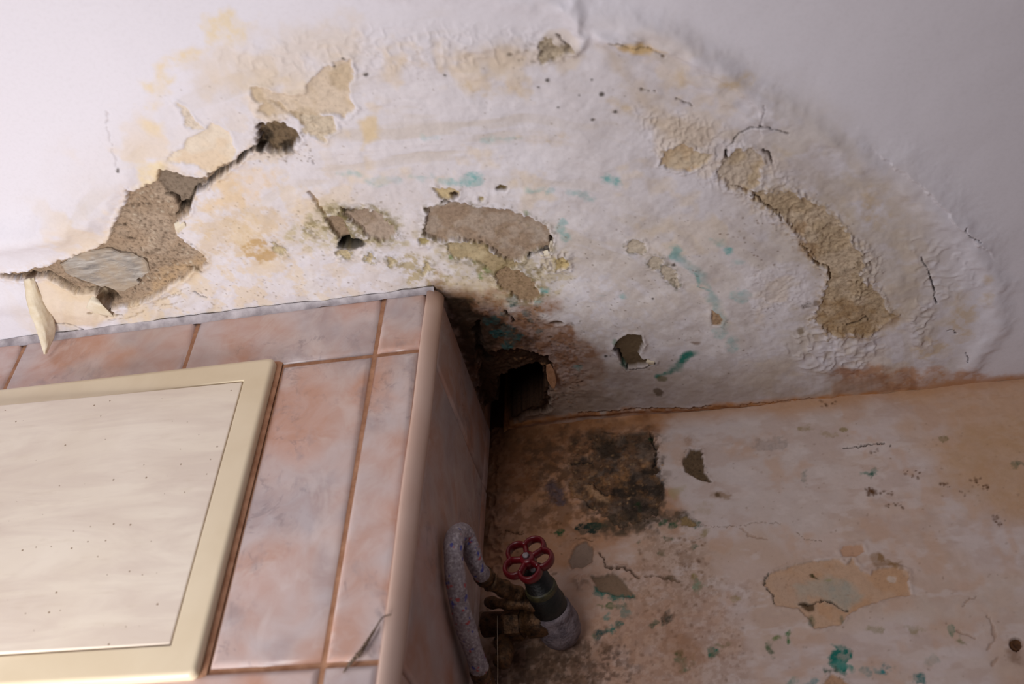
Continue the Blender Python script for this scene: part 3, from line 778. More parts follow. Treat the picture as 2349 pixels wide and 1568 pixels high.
ce.dots([(1740, 450), (1900, 480), (2050, 720), (1880, 760), (1880, 640)], 130, (.0005, .0016), (116, 90, 62), .7, .0008)
ce.dots([(1640, 540), (1700, 490), (1800, 520), (1780, 620)], 22, (.0006, .0014), (112, 84, 62), .8)
ce.blob((1852, 700), (12, 8), (74, 58, 44), .8, .002, .005, patch=.6, pf=400); ce.blob((1874, 693), (7, 4), (110, 88, 66), .7, .002, .004)
ce.blob((1837, 760), (8, 6), (120, 100, 70), .7)
# ---- cracks and specks
ce.crack([(1678, 330), (1690, 312), (1720, 294), (1750, 288)], .0011, .003, (104, 92, 84), .85, .0008)
ce.crack([(1745, 287), (1765, 291), (1785, 299), (1806, 305)], .0010, .003, (110, 98, 92), .8, .0006)
ce.crack([(1667, 345), (1664, 362)], .0022, .005, (84, 68, 56), .85)
ce.crack([(1752, 342), (1768, 360), (1772, 370)], .0016, .004, (104, 88, 78), .8)
ce.crack([(1750, 232), (1748, 262), (1744, 282)], .0007, .0015, (170, 160, 164), .7)
ce.crack([(2113, 590), (2126, 610), (2134, 640), (2143, 660), (2145, 682), (2149, 694)], .0008, .0035, (70, 58, 54), .95, .0008, .0008)
ce.crack([(2172, 757), (2188, 757), (2191, 765)], .0007, .002, (80, 62, 52), .85, .0006)
ce.crack([(2215, 808), (2219, 815), (2216, 826)], .0008, .002, (70, 56, 46), .9, .0006)
ce.crack([(2210, 515), (2222, 532), (2242, 548)], .0012, .0028, (130, 118, 118), .7)
ce.crack([(248, 255), (247, 300), (256, 330), (264, 360), (266, 380)], .0007, .0012, (196, 188, 190), .7)
ce.blob((272, 385), (4, 5), (70, 58, 50), .9, .001, .001)
ce.crack([(1402, 86), (1440, 104), (1470, 104), (1500, 110), (1525, 122)], .0008, .002, (134, 112, 86), .8)
ce.crack([(1470, 205), (1490, 210), (1500, 212)], .0009, .002, (140, 126, 112), .8); ce.crack([(1555, 225), (1580, 235), (1592, 240)], .0009, .002, (134, 122, 112), .8)
for cx, cy, r in [(838, 173, 6), (1019, 173, 4), (1255, 183, 5), (1378, 216, 7), (1411, 257, 4), (1281, 248, 3), (1360, 275, 4), (1237, 203, 3), (1329, 217, 3), (1357, 182, 4), (788, 135, 5), (765, 155, 4), (1547, 607, 4), (1390, 818, 4), (1496, 686, 3)]:
    ce.blob((cx, cy), (r, r * .8), (70, 60, 52), .9, .0009, .0008)
ce.peel([(1230, 95), (1262, 92), (1300, 105), (1310, 122), (1270, 138), (1235, 130)], .0012, (188, 172, 150), .005, .003, rough=.0018, rf=160, var=.25, halo=((120, 104, 84), .002, .6))
ce.dots([(1160, 110), (1300, 90), (1310, 140), (1180, 145)], 26, (.0008, .0022), (110, 96, 80), .7, .001)
ce.crack([(1276, 82), (1292, 98), (1312, 116)], .0016, .003, (140, 128, 120), .7)
ce.dots([(300, 200), (700, 120), (1300, 60), (1700, 260), (1960, 500), (2000, 700), (1600, 900), (1300, 700), (1000, 400), (600, 400)], 300, (.0005, .0011), (140, 124, 110), .55)
ce.dots([(1280, 480), (1700, 480), (1800, 700), (1700, 880), (1400, 880), (1260, 700)], 200, (.0004, .0012), (112, 92, 76), .7)

ce.line_stain([(1150, 978), (1339, 951), (1600, 935), (1800, 923), (2000, 905), (2200, 893), (2420, 873)], .0075, (176, 118, 66), .9, .35)
ce.line_stain([(1150, 978), (1339, 951), (1600, 935), (1800, 923)], .004, (128, 78, 40), .8, .4)
# bare plaster with dark crumbs around the middle patches
ce.dots([(950, 440), (1290, 480), (1320, 620), (1250, 720), (1000, 660)], 120, (.0006, .0018), (126, 108, 70), .5)
ce.dots([(720, 450), (930, 470), (930, 600), (650, 590)], 80, (.0006, .0018), (124, 106, 70), .5)
me = ce.mesh('ceiling', lambda u, v, h: np.stack([u, v, ZC + h], -1),
             keep=~((ce.U[:-1, :-1] < XS - .012) & (ce.V[:-1, :-1] > YF + .012)))
ceiling = tag(link('ceiling', me, M_PLASTER), kind='structure')

# loose skins still hanging on the ceiling
def skin(name, rows, mat, parent, thick=.0007):
    nc = len(rows[0]); v = [p for r in rows for p in r]; f = []
    for i in range(len(rows) - 1):
        for j in range(nc - 1):
            f.append((i * nc + j, i * nc + j + 1, (i + 1) * nc + j + 1, (i + 1) * nc + j))
    o = link(name, pydata(name, v, f), mat, parent, True)
    sub = o.modifiers.new('smooth', 'SUBSURF'); sub.subdivision_type = 'SIMPLE'; sub.levels = sub.render_levels = 2
    so = o.modifiers.new('thick', 'SOLIDIFY'); so.thickness = thick; so.offset = 0
    return o
fl = []; rf_ = random.Random(21)
for (ax, ay, ad), (bx, by, bd) in [((54, 640, .000), (78, 637, .000)), ((57, 660, .004), (88, 664, .0005)), ((61, 684, .008), (99, 688, .0008)), ((65, 704, .012), (108, 703, .001)), ((70, 722, .015), (118, 719, .002)),
                                   ((79, 741, .018), (125, 740, .003)), ((85, 760, .021), (127, 757, .006)), ((92, 780, .025), (123, 776, .012)), ((97, 798, .028), (115, 794, .020)), ((101, 812, .030), (106, 812, .028))]:
    row = []
    for t in (0, .2, .4, .6, .8, 1):
        z = ZC - (ad + (bd - ad) * t) - .0012 - .0035 * math.sin(t * math.pi) + rf_.uniform(-.0004, .0004)
        row.append(at_z(ax + (bx - ax) * t + rf_.uniform(-1.2, 1.2), ay + (by - ay) * t + rf_.uniform(-1.5, 1.5), z))
    fl.append(row)
tag(skin('paint_flap', fl, M_FLAP, ceiling), 'long curled cream flap of paint hanging down over the tiles')
def flake(pxs, drops, mat=M_FLAP, label=None):
    rows = []
    for (l, r), (dl, dr) in zip(pxs, drops):
        rows.append([at_z(l[0] + (r[0] - l[0]) * t, l[1] + (r[1] - l[1]) * t, ZC - (dl + (dr - dl) * t)) for t in (0, .5, 1)])
    o = skin('paint_flake', rows, mat, ceiling)
    if label: tag(o, label)
flake([((1253, 836), (1262, 834)), ((1253, 852), (1272, 850)), ((1256, 872), (1277, 874)), ((1266, 890), (1272, 891))], [(.001, .001), (.004, .002), (.009, .005), (.013, .012)], M_FLAKE, 'brown flake dangling beside the black hole')
flake([((214, 674), (224, 684)), ((204, 690), (236, 700)), ((198, 704), (252, 716)), ((196, 716), (262, 726))], [(-.001, -.001), (.005, .005), (.003, .003), (.0005, .0005)])
flake([((400, 512), (412, 505)), ((402, 526), (424, 510)), ((412, 536), (430, 524))], [(.002, .000), (.005, .002), (.001, .000)])
flake([((1238, 578), (1256, 572)), ((1240, 586), (1262, 582)), ((1244, 590), (1260, 590))], [(.000, .001), (.004, .003), (.001, .000)])
flake([((1262, 552), (1268, 552)), ((1260, 566), (1268, 566)), ((1262, 578), (1268, 580))], [(.000, .000), (.004, .001), (.001, .000)])
flake([((1484, 822), (1498, 824)), ((1482, 830), (1502, 830)), ((1490, 836), (1500, 836))], [(.000, .000), (.003, .003), (.000, .001)])
# the flat grey stone that shows in the break
stone_px = [(137, 611), (178, 586), (236, 576), (287, 586), (331, 602), (336, 627), (319, 643), (314, 661), (281, 671), (239, 665), (191, 652), (156, 636)]
bm = bmesh.new(); rs = random.Random(3)
base = [Vector((*on_ceiling(*p), 0)) for p in stone_px]; cen = sum(base, Vector()) / len(base)
pts = []
for i, p in enumerate(base):
    q = base[(i + 1) % len(base)]
    for t in (0, .33, .66):
        r = p.lerp(q, t); pts.append(r + Vector((rs.uniform(-.0028, .0028), rs.uniform(-.0028, .0028), 0)))
rings = []
for k, (sc_, z) in enumerate([(1.0, .009), (1.0, .0042), (.965, .0030), (.6, .0026), (.25, .0024)]):
    rings.append([bm.verts.new((cen.x + (p.x - cen.x) * sc_, cen.y + (p.y - cen.y) * sc_, ZC + z + rs.uniform(-.0003, .0003) * (k > 0))) for p in pts])
n = len(pts)
for a, b in zip(rings, rings[1:]):
    for i in range(n): bm.faces.new((a[i], a[(i + 1) % n], b[(i + 1) % n], b[i]))
bm.faces.new(rings[-1])
me = bpy.data.meshes.new('stone'); bm.normal_update(); bm.to_mesh(me); bm.free()
tag(link('stone', me, M_STONE, ceiling, False), 'flat grey stone laid bare in the broken plaster')

# ------------------------------------------------------------------ back wall
WBASE = (206, 184, 172)
wa = Field(spaced(XS - .03, XS - .004, 0.40, XR, .0010), spaced(0.0, 2.03, 2.403, 2.56, .0010, .06), on_wall, WBASE)
U, V = wa.U, wa.V
wa.H += .0014 * (fbm(U, V, 8, 3, 111) - .5) * 2 + .0006 * (fbm(U, V, 70, 3, 112) - .5) * 2
brush = fbm(U * .35, V, 90, 3, 113)
wa.H += .0003 * (brush - .5)
w1 = fbm(U, V, 16, 4, 114, .6)
wa.mix(full, lin((196, 168, 148)), sstep(.40, .62, w1) * .65)
wa.mix(full, lin((212, 198, 194)), sstep(.52, .70, fbm(U, V, 11, 3, 115)) * .7)
wa.mix(full, lin((204, 182, 166)), sstep(.5, .62, fbm(U * .4, V, 60, 3, 116)) * .35)
wa.stain([(1480, 940), (1950, 940), (1950, 1160), (1800, 1240), (1600, 1200), (1500, 1080)], (206, 194, 190), .6, .02, .03, 20)
wa.mix(full, lin((190, 164, 150)), sstep(.48, .66, fbm(U * .5, V, 48, 4, 118, .65)) * .45)
wa.mix(full, lin((216, 202, 196)), sstep(.54, .68, fbm(U * .45, V, 70, 4, 119, .65)) * .5)
wa.mix(full, lin((200, 164, 138)), sstep(.55, .72, fbm(U, V, 26, 4, 120, .6)) * .5)
# warm tide below the joint
dt = ZC - V
wa.mix(full, lin((196, 146, 100)), sstep(.030, .002, dt + .02 * (fbm(U, V, 22, 3, 117) - .5)) * .65)
wa.stain([(2080, 890), (2349, 880), (2420, 900), (2420, 1180), (2250, 1180), (2180, 1040)], (198, 154, 112), .6, .03, .05, 20)
wa.stain([(2130, 1020), (2400, 960), (2400, 1240), (2220, 1180)], (188, 150, 108), .4, .02, .04, 25, patch=.4)
# brown damp beside the boxing
wa.stain([(1090, 960), (1500, 950), (1520, 1180), (1400, 1240), (1330, 1260), (1060, 1400), (1060, 1000)], (176, 124, 80), .85, .015, .04, 28, patch=.15)
wa.stain([(1100, 960), (1480, 950), (1460, 1010), (1300, 1040), (1240, 1110), (1120, 1160)], (128, 84, 50), .8, .012, .035, 35, patch=.35)
wa.stain([(1090, 970), (1180, 965), (1160, 1100), (1140, 1300), (1080, 1400)], (84, 60, 40), .6, .012, .02, 45, patch=.4)
wa.stain([(1100, 1260), (1330, 1240), (1480, 1300), (1620, 1420), (1560, 1600), (1050, 1600)], (190, 146, 116), .55, .02, .04, 30, patch=.35)
wa.stain([(1060, 1400), (1300, 1440), (1420, 1500), (1380, 1600), (1050, 1600)], (104, 76, 52), .8, .015, .035, 40, patch=.55)
# mould field
mould = [(1366, 997), (1437, 1003), (1491, 991), (1506, 1024), (1500, 1063), (1521, 1111), (1515, 1146), (1509, 1182), (1422, 1206), (1372, 1167), (1306, 1140), (1315, 1087), (1309, 1060), (1366, 1045)]
wa.peel(mould, .0020, (166, 122, 80), .007, .0035, rough=.0016, rf=140, lip=.001, var=.25, col2=(118, 96, 78))
wa.stain(mould, (76, 62, 50), .9, .010, .026, 60, patch=.9, pf=75)
wa.stain(mould, (120, 104, 92), .6, .010, .024, 60, patch=1, pf=110)
wa.stain([(1150, 985), (1480, 980), (1440, 1190), (1300, 1230), (1150, 1250)], (116, 80, 50), .6, .014, .03, 40, patch=1, pf=95)
wa.stain([(1180, 1000), (1420, 985), (1330, 1150), (1240, 1180)], (74, 54, 38), .55, .012, .026, 50, patch=1, pf=140)
wa.stain([(1330, 1160), (1520, 1150), (1600, 1205), (1480, 1222), (1360, 1228)], (70, 58, 44), .6, .008, .018, 60, patch=1, pf=130)
wa.stain([(1440, 1090), (1500, 1060), (1522, 1112), (1512, 1180), (1440, 1180), (1400, 1140)], (46, 38, 30), .9, .005, .014, 70, patch=.5, pf=80)
wa.stain([(1368, 1010), (1410, 1000), (1415, 1050), (1375, 1058)], (58, 46, 34), .9, .003, .008, 80)
wa.stain([(1300, 1000), (1480, 985), (1480, 1010), (1300, 1030)], (62, 50, 38), .7, .005, .016, 50, patch=.5)
wa.stain([(1400, 1180), (1560, 1170), (1600, 1200), (1500, 1215), (1360, 1225)], (74, 62, 46), .8, .004, .012, 60, patch=.6)
wa.crack([(1492, 992), (1497, 1015), (1506, 1030), (1502, 1060), (1497, 1066)], .0016, .004, (34, 28, 22), .85, .001)
wa.crack([(1310, 1061), (1330, 1062), (1358, 1056)], .0016, .003, (40, 32, 26), .9)
wa.stain([(1259, 1111), (1272, 1104), (1296, 1120), (1294, 1152), (1280, 1156), (1264, 1136)], (92, 80, 86), .85, .003, .006, 90, patch=.3)
wa.blister([(1340, 1108), (1370, 1105), (1412, 1140), (1400, 1162), (1365, 1155)], .007, 60, .006)
wa.blister([(1250, 1105), (1300, 1105), (1300, 1160), (1260, 1160)], .004, 80, .006)
wa.stain([(1345, 1112), (1362, 1110), (1372, 1130), (1400, 1142), (1406, 1156), (1380, 1158), (1360, 1140)], (186, 148, 112), .85, .003, .005)
wa.crack([(1352, 1108), (1370, 1118), (1378, 1134), (1392, 1138)], .0012, .003, (50, 40, 30), .85, .001)
wa.dots([(1140, 1000), (1360, 990), (1320, 1180), (1280, 1320), (1130, 1320)], 130, (.0008, .0020), (96, 66, 42), .6)
wa.dots([(1300, 1000), (1520, 990), (1520, 1180), (1400, 1210), (1310, 1130)], 110, (.0009, .0026), (40, 32, 26), .6)
wa.dots([(1300, 1000), (1520, 990), (1520, 1180), (1400, 1210), (1310, 1130)], 70, (.0006, .0018), (176, 140, 100), .7)
wa.blister([(1125, 980), (1150, 980), (1150, 1330), (1120, 1330)], .004, 110, .004)
# second lost patch and its tail
wa.peel([(1583, 1030), (1607, 1030), (1613, 1060), (1613, 1081), (1634, 1105), (1601, 1099), (1571, 1081), (1568, 1057)], .0022, (104, 84, 62), .0016, .0012, rough=.0012, rf=260, lip=.0006, var=.35, halo=((146, 112, 84), .003, .6))
wa.blob((1585, 1008), (14, 10), (162, 128, 106), .6, .003, .006, patch=.5); wa.blob((1655, 1137), (24, 6), (140, 106, 66), .7, .003, .005); wa.blob((1645, 1136), (7, 5), (88, 66, 40), .8, .002, .003)
wa.dots([(1570, 1030), (1612, 1030), (1630, 1105), (1570, 1085)], 30, (.0005, .0012), (52, 42, 32), .8)
wa.blob((1550, 1125), (18, 16), (176, 160, 122), .6, .004, .008); wa.blob((1609, 1165), (20, 14), (178, 154, 124), .4, .004, .008)
# green growth
G1, G2, G3 = (52, 92, 62), (30, 122, 108), (96, 128, 48)
for cx, cy, rx, ry, c, a in [(1348, 1212, 26, 10, (34, 50, 42), .9), (1375, 1205, 18, 10, (46, 66, 50), .8), (1282, 1221, 9, 9, (40, 84, 46), .95), (1490, 1004, 9, 8, (40, 60, 36), .9), (1520, 1202, 14, 7, G1, .8), (1545, 1204, 10, 8, G1, .8), (1597, 1204, 8, 5, G1, .8),
                            (1467, 1239, 3, 5, (30, 90, 60), .9), (1540, 1238, 10, 6, G1, .7), (1597, 1252, 7, 6, G1, .7), (1517, 1270, 8, 6, (84, 92, 54), .7), (1590, 1327, 8, 7, (150, 140, 60), .7), (1602, 1345, 14, 12, (120, 150, 118), .7), (1464, 1155, 7, 7, (44, 62, 34), .8),
                            (1378, 1360, 14, 6, G2, .9), (1415, 1370, 16, 4, G2, .9), (1433, 1371, 9, 5, (20, 84, 104), .9), (1400, 1388, 24, 5, (74, 110, 60), .8), (1425, 1388, 12, 6, (40, 110, 90), .7), (1390, 1418, 11, 8, (84, 150, 140), .7), (1435, 1405, 8, 6, (84, 140, 130), .6), (1420, 1433, 8, 6, (60, 120, 108), .8),
                            (1400, 1445, 9, 6, G2, .9), (1376, 1457, 10, 7, (30, 84, 84), .9), (1366, 1458, 5, 6, (40, 110, 70), .8), (1505, 1432, 10, 4, (30, 84, 58), .9), (1533, 1418, 12, 14, (56, 60, 48), .8), (1557, 1500, 6, 12, (32, 84, 40), .9), (1565, 1520, 10, 16, (90, 120, 88), .8), (1590, 1510, 6, 8, (60, 104, 50), .8), (1638, 1494, 11, 7, (34, 118, 92), .9), (1660, 1478, 14, 4, (110, 116, 60), .6),
                            (1808, 1463, 6, 14, (44, 116, 46), .95), (1786, 1457, 6, 5, G3, .8), (1764, 1485, 7, 7, (84, 110, 70), .8), (1772, 1496, 6, 6, (90, 104, 76), .8), (1926, 1510, 22, 30, G2, .95), (1932, 1530, 18, 12, (74, 150, 136), .8), (1902, 1537, 10, 6, (70, 100, 84), .8), (2037, 1532, 16, 9, (34, 120, 126), .95), (2015, 1542, 10, 6, (50, 140, 140), .8), (1990, 1536, 10, 10, (120, 150, 146), .6),
                            (2109, 1557, 9, 8, (40, 120, 118), .8), (1994, 1084, 16, 5, (120, 148, 134), .7), (1999, 1087, 5, 3, (50, 100, 84), .9), (2182, 1447, 6, 8, (70, 124, 90), .8), (2200, 1462, 4, 8, (120, 120, 70), .6), (1846, 1090, 6, 10, (150, 150, 140), .6), (2165, 1006, 9, 5, (132, 118, 68), .7), (2335, 1066, 9, 4, (70, 100, 72), .7), (2140, 1515, 14, 10, (160, 164, 150), .5), (1853, 985, 16, 5, (160, 140, 90), .6), (1935, 988, 6, 4, (160, 140, 90), .7), (1900, 995, 16, 4, (176, 152, 110), .5),
                            (1767, 1018, 36, 14, (166, 152, 144), .5), (1620, 1222, 10, 7, (170, 152, 110), .7), (1690, 1375, 8, 4, (160, 140, 70), .6), (2010, 1443, 16, 5, (150, 136, 84), .6), (2100, 1445, 18, 5, (164, 146, 104), .6), (1860, 1568, 12, 8, (90, 150, 150), .6), (1815, 1563, 10, 6, (110, 150, 130), .6)]:
    wa.blob((cx, cy), (rx * 1.12, ry * 1.12), tuple(x * .92 for x in c), min(1, a * 1.1), .0018, .006, 150, patch=.4, pf=240)
# lower middle: grey lost patches
wa.peel([(1306, 1282), (1320, 1252), (1345, 1243), (1360, 1262), (1357, 1290), (1335, 1300), (1312, 1302)], .0018, (146, 124, 108), .001, .0008, rough=.0005, lip=.0008, var=.1, halo=((110, 84, 64), .002, .6))
wa.peel([(1357, 1321), (1407, 1315), (1428, 1333), (1455, 1369), (1413, 1366), (1372, 1354)], .0026, (136, 112, 90), .0008, .0008, rough=.0005, lip=.0010, var=.08, halo=((96, 90, 68), .002, .6))
wa.line_stain([(1368, 1348), (1376, 1360), (1410, 1368), (1450, 1370)], .003, (24, 104, 92), .9, .3)
wa.crack([(1373, 1267), (1387, 1279), (1392, 1296), (1404, 1300), (1430, 1303), (1448, 1310), (1465, 1326)], .0015, .003, (84, 64, 48), .85)
wa.blister([(1392, 1292), (1440, 1298), (1436, 1312), (1395, 1306)], .005, 130, .003); wa.blister([(1320, 1320), (1352, 1320), (1352, 1350), (1322, 1346)], .006, 120, .004)
wa.crack([(1160, 1218), (1180, 1221), (1200, 1226)], .0009, .002, (90, 60, 36), .8); wa.crack([(1158, 1220), (1154, 1245)], .0007, .0012, (110, 76, 48), .7)
wa.crack([(1310, 1236), (1340, 1232), (1365, 1240)], .0010, .002, (104, 76, 52), .7)
wa.crack([(1480, 1320), (1510, 1318), (1540, 1328), (1560, 1332)], .0014, .0024, (96, 72, 50), .7)
wa.blob((1535, 1326), (26, 5), (92, 74, 48), .8, .002, .005, patch=.5, rot=.25); wa.blob((1567, 1281), (14, 14), (116, 88, 66), .8, .003, .008, patch=.6); wa.blob((1602, 1287), (5, 5), (110, 80, 60), .9)
wa.stain([(1520, 1450), (1600, 1440), (1625, 1520), (1560, 1540), (1530, 1500)], (166, 122, 88), .6, .006, .012, patch=.4)
wa.peel([(1562, 1190), (1572, 1184), (1600, 1204), (1582, 1208), (1564, 1204)], .0010, (150, 126, 88), .001, .001, halo=((80, 72, 50), .002, .8))
wa.crack([(1601, 1204), (1631, 1206), (1670, 1208), (1745, 1198), (1790, 1200)], .0006, .001, (150, 128, 114), .7, .001)
wa.crack([(1830, 1222), (1850, 1236), (1885, 1238)], .0006, .0012, (150, 130, 112), .8)
wa.stain([(1480, 1230), (1620, 1230), (1640, 1350), (1560, 1420), (1400, 1380)], (150, 118, 92), .38, .012, .02, 60, patch=1, pf=230)
wa.dots([(1480, 1230), (1620, 1230), (1640, 1350), (1560, 1420), (1400, 1380)], 90, (.0008, .0020), (122, 92, 64), .6)
wa.stain([(1350, 1400), (1700, 1350), (1740, 1590), (1300, 1590)], (152, 114, 90), .34, .014, .03, 40, patch=1, pf=230)
wa.dots([(1350, 1420), (1700, 1360), (1720, 1568), (1300, 1568)], 120, (.0008, .0020), (120, 88, 64), .55)
wa.stain([(1150, 1440), (1420, 1470), (1460, 1590), (1100, 1590)], (84, 62, 46), .65, .012, .025, 50, patch=1, pf=170)
wa.dots([(1250, 1470), (1450, 1480), (1450, 1568), (1200, 1568)], 60, (.0009, .0026), (60, 46, 32), .6)
# right: broad lost patch with a bluish plate in it
wa.peel([(1751, 1339), (1768, 1313), (1849, 1288), (1909, 1281), (1943, 1296), (1956, 1284), (1977, 1309), (1994, 1320), (2007, 1305), (2054, 1300), (2083, 1309), (2079, 1335), (2090, 1364), (2020, 1377), (1973, 1394), (1939, 1411), (1930, 1433), (1870, 1441), (1858, 1420), (1832, 1394), (1781, 1390), (1772, 1360)], .0013, (198, 158, 124), .0014, .0012, rough=.0004, lip=.0008, var=.05, col2=(200, 166, 138), halo=((130, 110, 90), .0012, .5))
wa.stain([(1765, 1330), (1830, 1320), (1870, 1345), (1840, 1392), (1780, 1388)], (194, 164, 142), .6, .006, .01)
wa.stain([(1830, 1345), (1880, 1325), (1945, 1328), (1975, 1362), (1940, 1396), (1885, 1374), (1840, 1380)], (184, 170, 152), .85, .004, .008, patch=.2)
wa.stain([(1895, 1340), (1940, 1328), (1972, 1362), (1940, 1394), (1905, 1376)], (156, 160, 150), .6, .006, .010, patch=.4)
wa.crack([(1834, 1383), (1868, 1382), (1884, 1374), (1902, 1376), (1920, 1390), (1945, 1398)], .0011, .003, (74, 64, 52), .9, .0008)
wa.stain([(1834, 1384), (1872, 1382), (1866, 1396), (1852, 1402), (1838, 1396)], (84, 62, 36), .9, .0015, .003)
wa.stain([(1858, 1314), (1868, 1312), (1882, 1326), (1864, 1324)], (70, 62, 26), .95, .001, .002); wa.blob((1900, 1328), (9, 5), (140, 140, 60), .7)
wa.blob((1862, 1424), (6, 14), (60, 84, 50), .8, patch=.4); wa.blob((1932, 1420), (4, 12), (84, 100, 80), .7)
wa.crack([(1752, 1342), (1756, 1326), (1764, 1314)], .0012, .002, (70, 72, 56), .8, .0006); wa.crack([(1760, 1352), (1772, 1362), (1774, 1380)], .0010, .002, (92, 80, 62), .8, .0006)
wa.peel([(1926, 1262), (1935, 1252), (1978, 1250), (1984, 1266), (1960, 1276), (1932, 1274)], .0008, (196, 156, 128), .001, .0008, rough=.0002, var=.04)
wa.stain([(1998, 1276), (2020, 1272), (2028, 1286), (2066, 1288), (2064, 1302), (2010, 1300)], (140, 106, 66), .9, .002, .006, patch=.4)
wa.blob((2047, 1326), (12, 8), (212, 190, 172), .9, .001, .001)
# speck clusters
for cx, cy, rx, ry, n in [(1998, 1128, 15, 10, 26), (2040, 1130, 22, 8, 7), (2050, 1162, 22, 10, 9), (2090, 1090, 22, 14, 8), (2168, 1113, 14, 6, 7), (2240, 1104, 16, 10, 9), (2262, 1118, 10, 8, 7), (2284, 1186, 8, 8, 6), (2300, 1198, 18, 6, 6), (2215, 1132, 20, 8, 5), (2006, 1036, 12, 6, 5), (1895, 925, 40, 8, 10)]:
    wa.dots(wa.ell((cx, cy), (rx, ry)), n, (.0007, .0019), (92, 58, 26), .9)
wa.blob((1998, 1128), (10, 7), (96, 60, 26), .8, .002, .004, patch=.4)
wa.crack([(1936, 1028), (1975, 1022), (2000, 1018), (2026, 1017)], .0010, .0025, (44, 36, 28), .95, .0008); wa.crack([(2043, 1018), (2044, 1026)], .0008, .0015, (60, 48, 38), .8)
wa.dots([(1650, 980), (2340, 960), (2340, 1560), (1650, 1560)], 200, (.0007, .0014), (142, 112, 90), .5)
wa.stain([(2040, 1400), (2230, 1380), (2349, 1300), (2349, 1420), (2200, 1440)], (206, 190, 178), .5, .012, .02)
for p in [[(2210, 1390), (2222, 1375), (2240, 1372)], [(2268, 1412), (2280, 1440), (2282, 1470), (2270, 1490)], [(2290, 1510), (2280, 1528)], [(2195, 1445), (2235, 1462)], [(1700, 1210), (1720, 1230), (1760, 1238)]]:
    wa.crack(p, .0014, .0012, (166, 136, 116), .6)
# the drilled hole
wa.peel(wa.ell((2331, 1477), (14, 15)), .009, (88, 58, 34), .0004, .0005, rough=.0004, lip=0)
wa.stain([(2315, 1490), (2349, 1490), (2349, 1530), (2325, 1520)], (132, 100, 78), .7, .004, .008, patch=.4)
wa.peel([(1890, 1568), (1905, 1545), (1935, 1560), (1950, 1580), (1900, 1600)], .0012, (190, 152, 122), .001, .001, halo=((100, 84, 68), .0012, .7))

wa.mix(full, lin((34, 26, 22)), sstep(ZC + .004, ZC + .012, V))
me = wa.mesh('wall_back', lambda u, v, h: np.stack([u, YB + h, v], -1))
me.flip_normals()
wall_back = tag(link('wall_back', me, M_WALLP), kind='structure')
tag(link('light_block_slab', box_mesh('light_block_slab', XL, XR, YN, YB + .1, 2.56, 2.66), M_FLOOR), kind='structure')  # unseen slab, added to keep world light out of the ceiling hole
tag(link('floor', box_mesh('floor', XL, XR, YN, YB + .1, -.05, 0), M_FLOOR), kind='structure')
tag(link('wall_right', box_mesh('wall_right', XR, XR + .1, YN, YB + .1, 0, ZC), M_SIDEWALL), kind='structure')
tag(link('wall_left', box_mesh('wall_left', XL - .1, XL, YN, YF, 0, ZC), M_SIDEWALL), kind='structure')

# ------------------------------------------------------------------ tiled boxing
GZ = .0030                                   # tiles stand proud of the grout
RQ = .0135                                   # radius of the corner trim
pl = [(XL, YF + GZ), (XS - RQ - .001, YF + GZ), (XS - GZ, YF + RQ + .001), (XS - GZ, YB - .001), (XL, YB - .001)]
v = [(x, y, z) for z in (0, ZC + .155) for x, y in pl]
f = [(0, 4, 3, 2, 1), (5, 6, 7, 8, 9)] + [(i, (i + 1) % 5, 5 + (i + 1) % 5, 5 + i) for i in range(5)]
boxing = tag(link('wall_boxing', pydata('wall_boxing', v, f), M_GROUT), kind='structure')
_tiles = {}
def tile_mesh(w, h):
    key = (round(w, 4), round(h, 4))
    if key not in _tiles:
        rr = [(0, 0), (.0005, .0009), (.0016, .0019), (.0029, .0026), (.0042, .0029), (.0055, GZ), (.0064, GZ)]
        v, f = [], []
        for o, d in rr:
            v += [(o, -d, o), (w - o, -d, o), (w - o, -d, h - o), (o, -d, h - o)]
        for i in range(len(rr) - 1):
            for k in range(4):
                f.append((i * 4 + k, i * 4 + (k + 1) % 4, i * 4 + 4 + (k + 1) % 4, i * 4 + 4 + k))
        b = (len(rr) - 1) * 4; f.append((b, b + 1, b + 2, b + 3))
        _tiles[key] = pydata('tile', v, f); _tiles[key].materials.append(M_MARBLE)
        _tiles[key].polygons.foreach_set('use_smooth', [True] * len(f))
    return _tiles[key]
rt = random.Random(11)
def tile(x0, x1, z0, z1, side=False, y0=0, y1=0):
    if side:
        o = link('tile', tile_mesh(y1 - y0, z1 - z0), None, boxing)
        o.location = (XS - GZ, y0, z0); o.rotation_euler = (0, 0, math.pi / 2)
    else:
        o = link('tile', tile_mesh(x1 - x0, z1 - z0), None, boxing)
        o.location = (x0, YF + GZ, z0)
g = .0022
px0, px1, pz0, pz1 = -.8436, -.4036, 2.0010, 2.3240          # access panel
rows = [(2.3205, 2.3965), (2.0083, 2.3205), (1.6961, 2.0083), (1.3839, 1.6961)]
cols = [-1.1162, -.9132, -.7102, -.5072, -.3042, XS - RQ - .0015 + g]
for r, (za, zb) in enumerate(rows):
    for a, b in zip(cols, cols[1:]):
        x0, x1 = a + g, b - g
        if r == 1 and x1 < px1 and x0 > px0 - .02: continue                # behind the panel
        if r == 1 and x0 < px1 < x1: x0 = px1 + .0065
        if r == 1 and x0 < px0 < x1: x1 = px0 - .0065
        tile(x0, x1, za + g, (zb - g) if r else zb)
for r, (za, zb) in enumerate([(2.3110, 2.3960), (2.0080, 2.3110), (1.6961, 2.0080), (1.3839, 1.6961)]):
    for ya, yb in [(YF + RQ + .0015, .9064), (.9078, YB - .004)]:
        tile(0, 0, za + .0010, zb - .0010, True, ya, yb)
